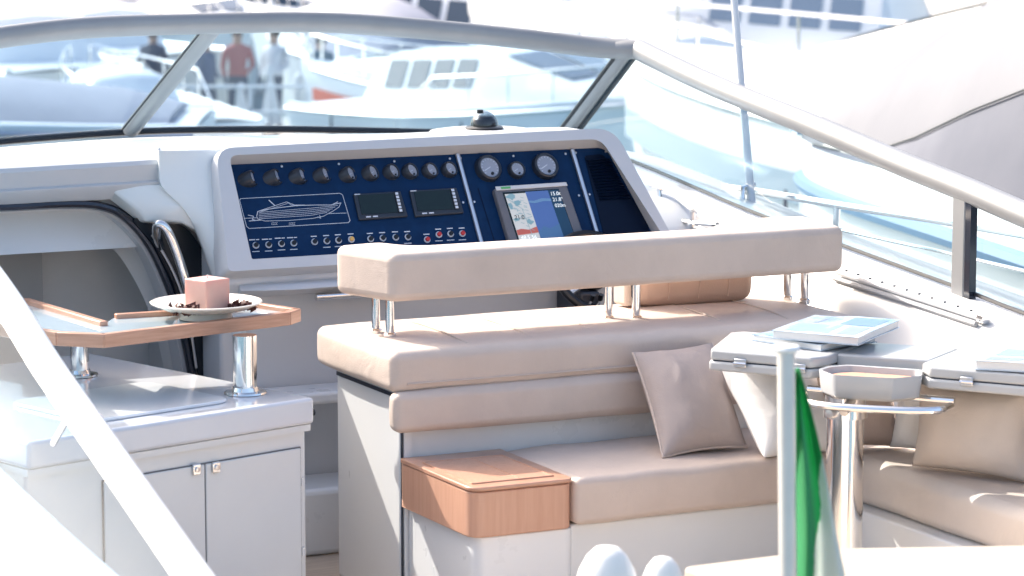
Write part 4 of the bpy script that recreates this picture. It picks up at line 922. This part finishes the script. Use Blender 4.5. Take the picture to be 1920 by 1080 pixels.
part('coachroof', MB().grid(fd), mat('hull_lavender', (.098, .108, .138), .6, coat=0, var=.03, vscale=1), NB, smooth=60)
k4 = 4
part('foredeck', MB().grid(cn[:k4+1]), 'hull_white', NB, smooth=60); part('foredeck', MB().grid([[nbm(p) for p in r] for r in cn[:k4+1]]), 'hull_white', NB, smooth=60)
part('canvas_cover', MB().grid(cn[k4:]), 'canvas_nb', NB, smooth=60); part('canvas_cover', MB().grid([[nbm(p) for p in r] for r in cn[k4:]]), 'canvas_nb', NB, smooth=60)
part('seam', MB().tube(sm[k4:], .006, 6), 'bezel', NB)
part('rubbing_strake', MB().tube([Vector((r[3].x-.02, r[3].y, r[3].z)) for r in hl], .045, 8), 'stripe_blue', NB)
part('gunwale_line', MB().tube([r[6]+Vector((.05, 0, .02)) for r in hl[3:]], .012, 6), 'hull_cream', NB)
part('bow_ring', MB().tube([Vector((5, gw[0].y+.03, .90))+Vector((.05*math.cos(a*.5236), 0, .05*math.sin(a*.5236))) for a in range(12)], .010, 6, True), 'steel', NB)
tb_ = lambda px, Y: (px-960)/F*Y
boat('express_cruiser', 'grey covered cruiser with broad blue band behind the left windscreen pane', 10, 3.4, 2.15, (tb_(-450, 34), 34.5), R(181), cabin=(.55, .88, .4, .72, .5, .1), stripe='canvas_blue', rail=True, extra=cockpit_cover('canvas_grey', .38))
boat('open_launch', 'cream launch with dark radar mast at the upper left', 7, 2.8, 1.6, (tb_(120, 58), 58), R(140), hullm='hull_cream', cabin=(.25, .84, .7, .78, .5, .08), winm='tint', extra=mast)
boat('harbour_cruiser', 'white cruiser with blue canvas behind the left mullion', 7, 2.8, 1.5, (tb_(345, 62), 63), R(-62), cabin=(.40, .82, .6, .80, .45, .06), winm='tint', nwin=3, extra=cockpit_cover('canvas_grey', .6))
boat('trawler_yacht', 'taupe hulled yacht along the top left edge', 14, 4.2, 1.45, (tb_(520, 76), 76), R(183), hullm='hull_taupe', cabin=(.14, .80, 1.3, .80, .4, .06), winm='tint', nwin=6)
boat('weekend_cruiser', 'white cruiser with grey canvas right of the people', 6.5, 2.6, 1.55, (tb_(640, 52), 56), R(122), cabin=(.45, .88, .5, .76, .5, .1), winm='tint', nwin=2, extra=cockpit_cover('canvas_grey', .9))
boat('day_cruiser', 'day cruiser with orange stripe behind the centre of the windscreen', 6, 2.5, 1.5, (tb_(900, 46), 46), R(160), cabin=(.52, .9, .35, .74, .55, .1), stripe='orange', nwin=2, winm='tint', extra=cockpit_cover('canvas_grey', .6))
boat('cabin_cruiser', 'white cabin cruiser with small dark windows behind the compass', 7.5, 2.9, 1.55, (tb_(960, 40), 42), R(-52), cabin=(.20, .84, .75, .76, .45, .08), winm='tint', nwin=4)
boat('fishing_cruiser', 'white angular cruiser behind the starboard mullion', 7, 2.8, 1.7, (tb_(1170, 44), 46), R(128), cabin=(.20, .84, .8, .76, .45, .08), stripe='stripe_blue', winm='tint_pale', nwin=3)
boat('motor_boat', 'big white motor boat with grey band behind the starboard glass', 15, 4.4, 2.75, (5.0, 25.8), BYAW+R(5), cabin=(.15, .76, 1.1, .78, .5, .08), stripe='stripe_pale', winm='tint_pale', raise_bow=.15)
boat('flybridge_yacht', 'tall white flybridge yacht with row of dark windows at the top centre', 12, 4.4, 1.6, (tb_(1120, 68), 70), R(3), cabin=(.10, .84, 1.3, .80, .5, .06), winm='tint', extra=flybridge, nwin=7)
boat('flybridge_yacht', 'white yacht with tinted windows at upper right beside the antenna', 9, 3.6, 2.1, (tb_(1400, 44), 48), R(158), cabin=(.14, .82, .95, .80, .5, .06), winm='tint_pale', nwin=4)
boat('sloop', 'white hull with tall mast far behind the middle of the windscreen', 8, 2.7, 1.1, (tb_(860, 60), 62), R(140), cabin=(.3, .75, .4, .6, .4, .1), winm='tint', nwin=3, extra=lambda t, X, hb, sz: part('mast', MB().tube([Vector((X(.55), 0, sz(.5))), Vector((X(.55), 0, 10))], .07, 8), 'steel_satin', t))
boat('motor_cruiser', 'white cruiser with dark side windows behind the day cruiser', 8.5, 3.0, 1.75, (tb_(800, 55), 57), R(150), cabin=(.15, .84, .8, .78, .45, .08), winm='tint', nwin=4)
boat('picnic_boat', 'small white picnic boat behind the cabin cruiser', 6.5, 2.6, 1.6, (tb_(1060, 52), 55), R(-58), cabin=(.25, .84, .7, .76, .45, .08), winm='tint', nwin=3)
boat('old_cruiser', 'cream hulled cruiser beside the radar mast at upper left', 7.5, 2.8, 1.7, (tb_(-20, 52), 53), R(120), hullm='hull_cream', cabin=(.2, .8, .8, .76, .4, .08), winm='tint', nwin=3)
boat('pilot_boat', 'white boat with upright wheelhouse behind the people', 7, 2.7, 1.35, (tb_(500, 66), 68), R(28), cabin=(.3, .7, 1.0, .7, .2, .1), winm='tint', nwin=3)
boat('runabout', 'low runabout with blue band left of the people', 5.5, 2.3, 1.25, (tb_(250, 47), 47.2), R(118), hullm='hull_white', stripe='canvas_blue', cabin=(.5, .86, .3, .7, .5, .1), winm='tint_pale', nwin=1)

# ------------------------------------------------------------------ people and closed parasols on the pier
def person(label, x, Yd, h, shirt, trouser, face, lean=0):
    """standing figure grown over a skeleton of joints with a Skin modifier"""
    z0 = WZ+.502; k = h/1.75
    J = {'pel': (0, 0, .95), 'sp': (0, .01, 1.15), 'ch': (0, .015, 1.36), 'nk': (0, .0, 1.50), 'hd': (0, -.01, 1.60), 'hd2': (0, -.01, 1.70),
         'hl': (-.10, 0, .90), 'kl': (-.11, -.01, .50), 'al': (-.11, .02, .09), 'tl': (-.12, -.14, .04), 'hr': (.10, 0, .90), 'kr': (.12, -.04, .50), 'ar': (.13, .0, .09), 'tr': (.15, -.16, .04),
         'sl': (-.19, .01, 1.42), 'el': (-.25, .03, 1.14), 'wl': (-.22, -.10, .92), 'fl': (-.21, -.14, .84), 'sr': (.19, .01, 1.42), 'er': (.26, .04, 1.15), 'wr': (.15, -.14, 1.06), 'fr': (.09, -.19, 1.07)}
    Rr = dict(pel=.15, sp=.135, ch=.15, nk=.06, hd=.085, hd2=.085, hl=.09, kl=.06, al=.042, tl=.04, hr=.09, kr=.06, ar=.042, tr=.04, sl=.065, el=.046, wl=.032, fl=.035, sr=.065, er=.046, wr=.032, fr=.035)
    E_ = [('pel', 'sp'), ('sp', 'ch'), ('ch', 'nk'), ('nk', 'hd'), ('hd', 'hd2'), ('pel', 'hl'), ('hl', 'kl'), ('kl', 'al'), ('al', 'tl'), ('pel', 'hr'), ('hr', 'kr'), ('kr', 'ar'), ('ar', 'tr'), ('ch', 'sl'), ('sl', 'el'), ('el', 'wl'), ('wl', 'fl'), ('ch', 'sr'), ('sr', 'er'), ('er', 'wr'), ('wr', 'fr')]
    ks = list(J); me = bpy.data.meshes.new('person'); me.from_pydata([Vector(J[q])*k+Vector((lean*J[q][2], 0, 0)) for q in ks], [(ks.index(a), ks.index(b)) for a, b in E_], [])
    o = link(bpy.data.objects.new('person', me)); o.location = (x, Yd, z0); o.rotation_euler = (0, 0, face)
    sk = o.modifiers.new('skin', 'SKIN'); o.modifiers.new('sub', 'SUBSURF').levels = 1; o.modifiers['sub'].render_levels = 2
    for i, q in enumerate(ks): me.skin_vertices[0].data[i].radius = (Rr[q]*k, Rr[q]*k); me.skin_vertices[0].data[i].use_root = (q == 'pel')
    m = bpy.data.materials.new('clothes'); m.use_nodes = True; n = m.node_tree.nodes; l = m.node_tree.links
    tc = n.new('ShaderNodeTexCoord'); sx = n.new('ShaderNodeSeparateXYZ'); l.new(tc.outputs['Object'], sx.inputs[0]); dv = n.new('ShaderNodeMath'); dv.operation = 'DIVIDE'; dv.inputs[1].default_value = 2*k; l.new(sx.outputs[2], dv.inputs[0])
    cr = n.new('ShaderNodeValToRGB'); cr.color_ramp.interpolation = 'CONSTANT'; el = cr.color_ramp.elements
    el[0].position = 0; el[0].color = (.02, .02, .025, 1); el[1].position = .045; el[1].color = (*trouser, 1)
    for p_, c_ in ((.49, shirt), (.755, (.45, .27, .19))): e = el.new(p_); e.color = (*c_, 1)
    l.new(dv.outputs[0], cr.inputs[0]); b = n['Principled BSDF']; l.new(cr.outputs[0], b.inputs['Base Color']); b.inputs['Roughness'].default_value = .8
    me.materials.append(m); tag(o, label, 'person', 'people on the pier')
    hair = MB().lathe([(0, .10), (.05, .095), (.088, .06), (.10, .0), (.095, -.05), (.07, -.07), (0, -.06)], Vector((lean*1.66, .02, 1.70*k)), n=14)
    ho = link(bpy.data.objects.new('hair', hair.mesh('hair', mat('hair', (.04, .028, .02), .7), (0, 0, 0), 60))); ho.parent = o
    fc = MB()
    for sx_ in (-.035, .035): fc.lathe([(0, 0), (.012, .002), (0, .006)], Vector((sx_+lean*1.66, -.088, 1.655*k)), (0, -1, 0), 8)
    fc.lathe([(.0, 0), (.016, .01), (.006, .03), (0, .032)], Vector((lean*1.64, -.085, 1.625*k)), (0, -1, .0), 8)
    fo_ = link(bpy.data.objects.new('face', fc.mesh('face', mat('skin_dark', (.30, .17, .12), .6), (0, 0, 0), 60))); fo_.parent = o
    return o
def pxx(px, Y): return (px-960)/F*Y
person('person in red and white top standing on the pier, centre of the group', pxx(446, 50.6), 50.6, 1.78, (.42, .12, .11), (.03, .05, .10), R(10))
person('person in dark blue leaning left of the red top', pxx(392, 50.2), 50.2, 1.66, (.06, .09, .17), (.04, .06, .11), R(60), -.04)
person('person in white shirt and dark trousers right of the red top', pxx(512, 50.8), 50.8, 1.76, (.66, .66, .68), (.03, .045, .09), R(-30), .02)
person('person in dark jacket standing alone behind the left mullion', pxx(288, 51.5), 51.5, 1.72, (.09, .09, .12), (.05, .05, .07), R(170))
person('person in teal jacket at the right end of the group on the pier', pxx(602, 51.2), 51.2, 1.62, (.06, .13, .19), (.03, .05, .09), R(200))
def parasol(px, Yd, h, label):
    x = pxx(px, Yd); t = thing('parasol', label, 'parasol', (x, Yd, WZ+.502), False, group='closed parasols on the pier'); c = Vector((x, Yd, WZ+.502))
    part('pole', MB().tube([c, c+Vector((0, 0, h))], .025, 8), 'steel_satin', t)
    rings = []
    for z, r in ((.25, .20), (.35, .19), (h*.6, .10), (h*.85, .05), (h*.93, .07), (h*.98, .05), (h, .01)):
        rings.append([c+Vector((r*math.cos(a*math.pi/8)*(1 if a % 2 else .7), r*math.sin(a*math.pi/8)*(1 if a % 2 else .7), z)) for a in range(16)])
    part('folded_canopy', MB().loft(rings), 'pillow_white', t, smooth=60); part('foot', MB().lathe([(.25, .0), (.25, .06), (.05, .10)], c, n=20), 'concrete', t)
parasol(452, 49.6, .95, 'short closed white parasol in front of the people'); parasol(507, 49.7, 1.25, 'taller closed white parasol right of the short one')

PR = thing('pier_railing', 'low white railing along the edge of the pier in front of the people', 'railing', (0, 49.1, WZ+.502), False)
for z in (.5, .92): part('rail', MB().tube([Vector((-9, 49.1, WZ+.5+z)), Vector((-1.5, 49.1, WZ+.5+z))], .03, 8), 'white_paint', PR)
for k in range(9): x = -9+7.5*k/8; part('post', MB().tube([Vector((x, 49.1, WZ+.5)), Vector((x, 49.1, WZ+1.45))], .035, 8), 'white_paint', PR)
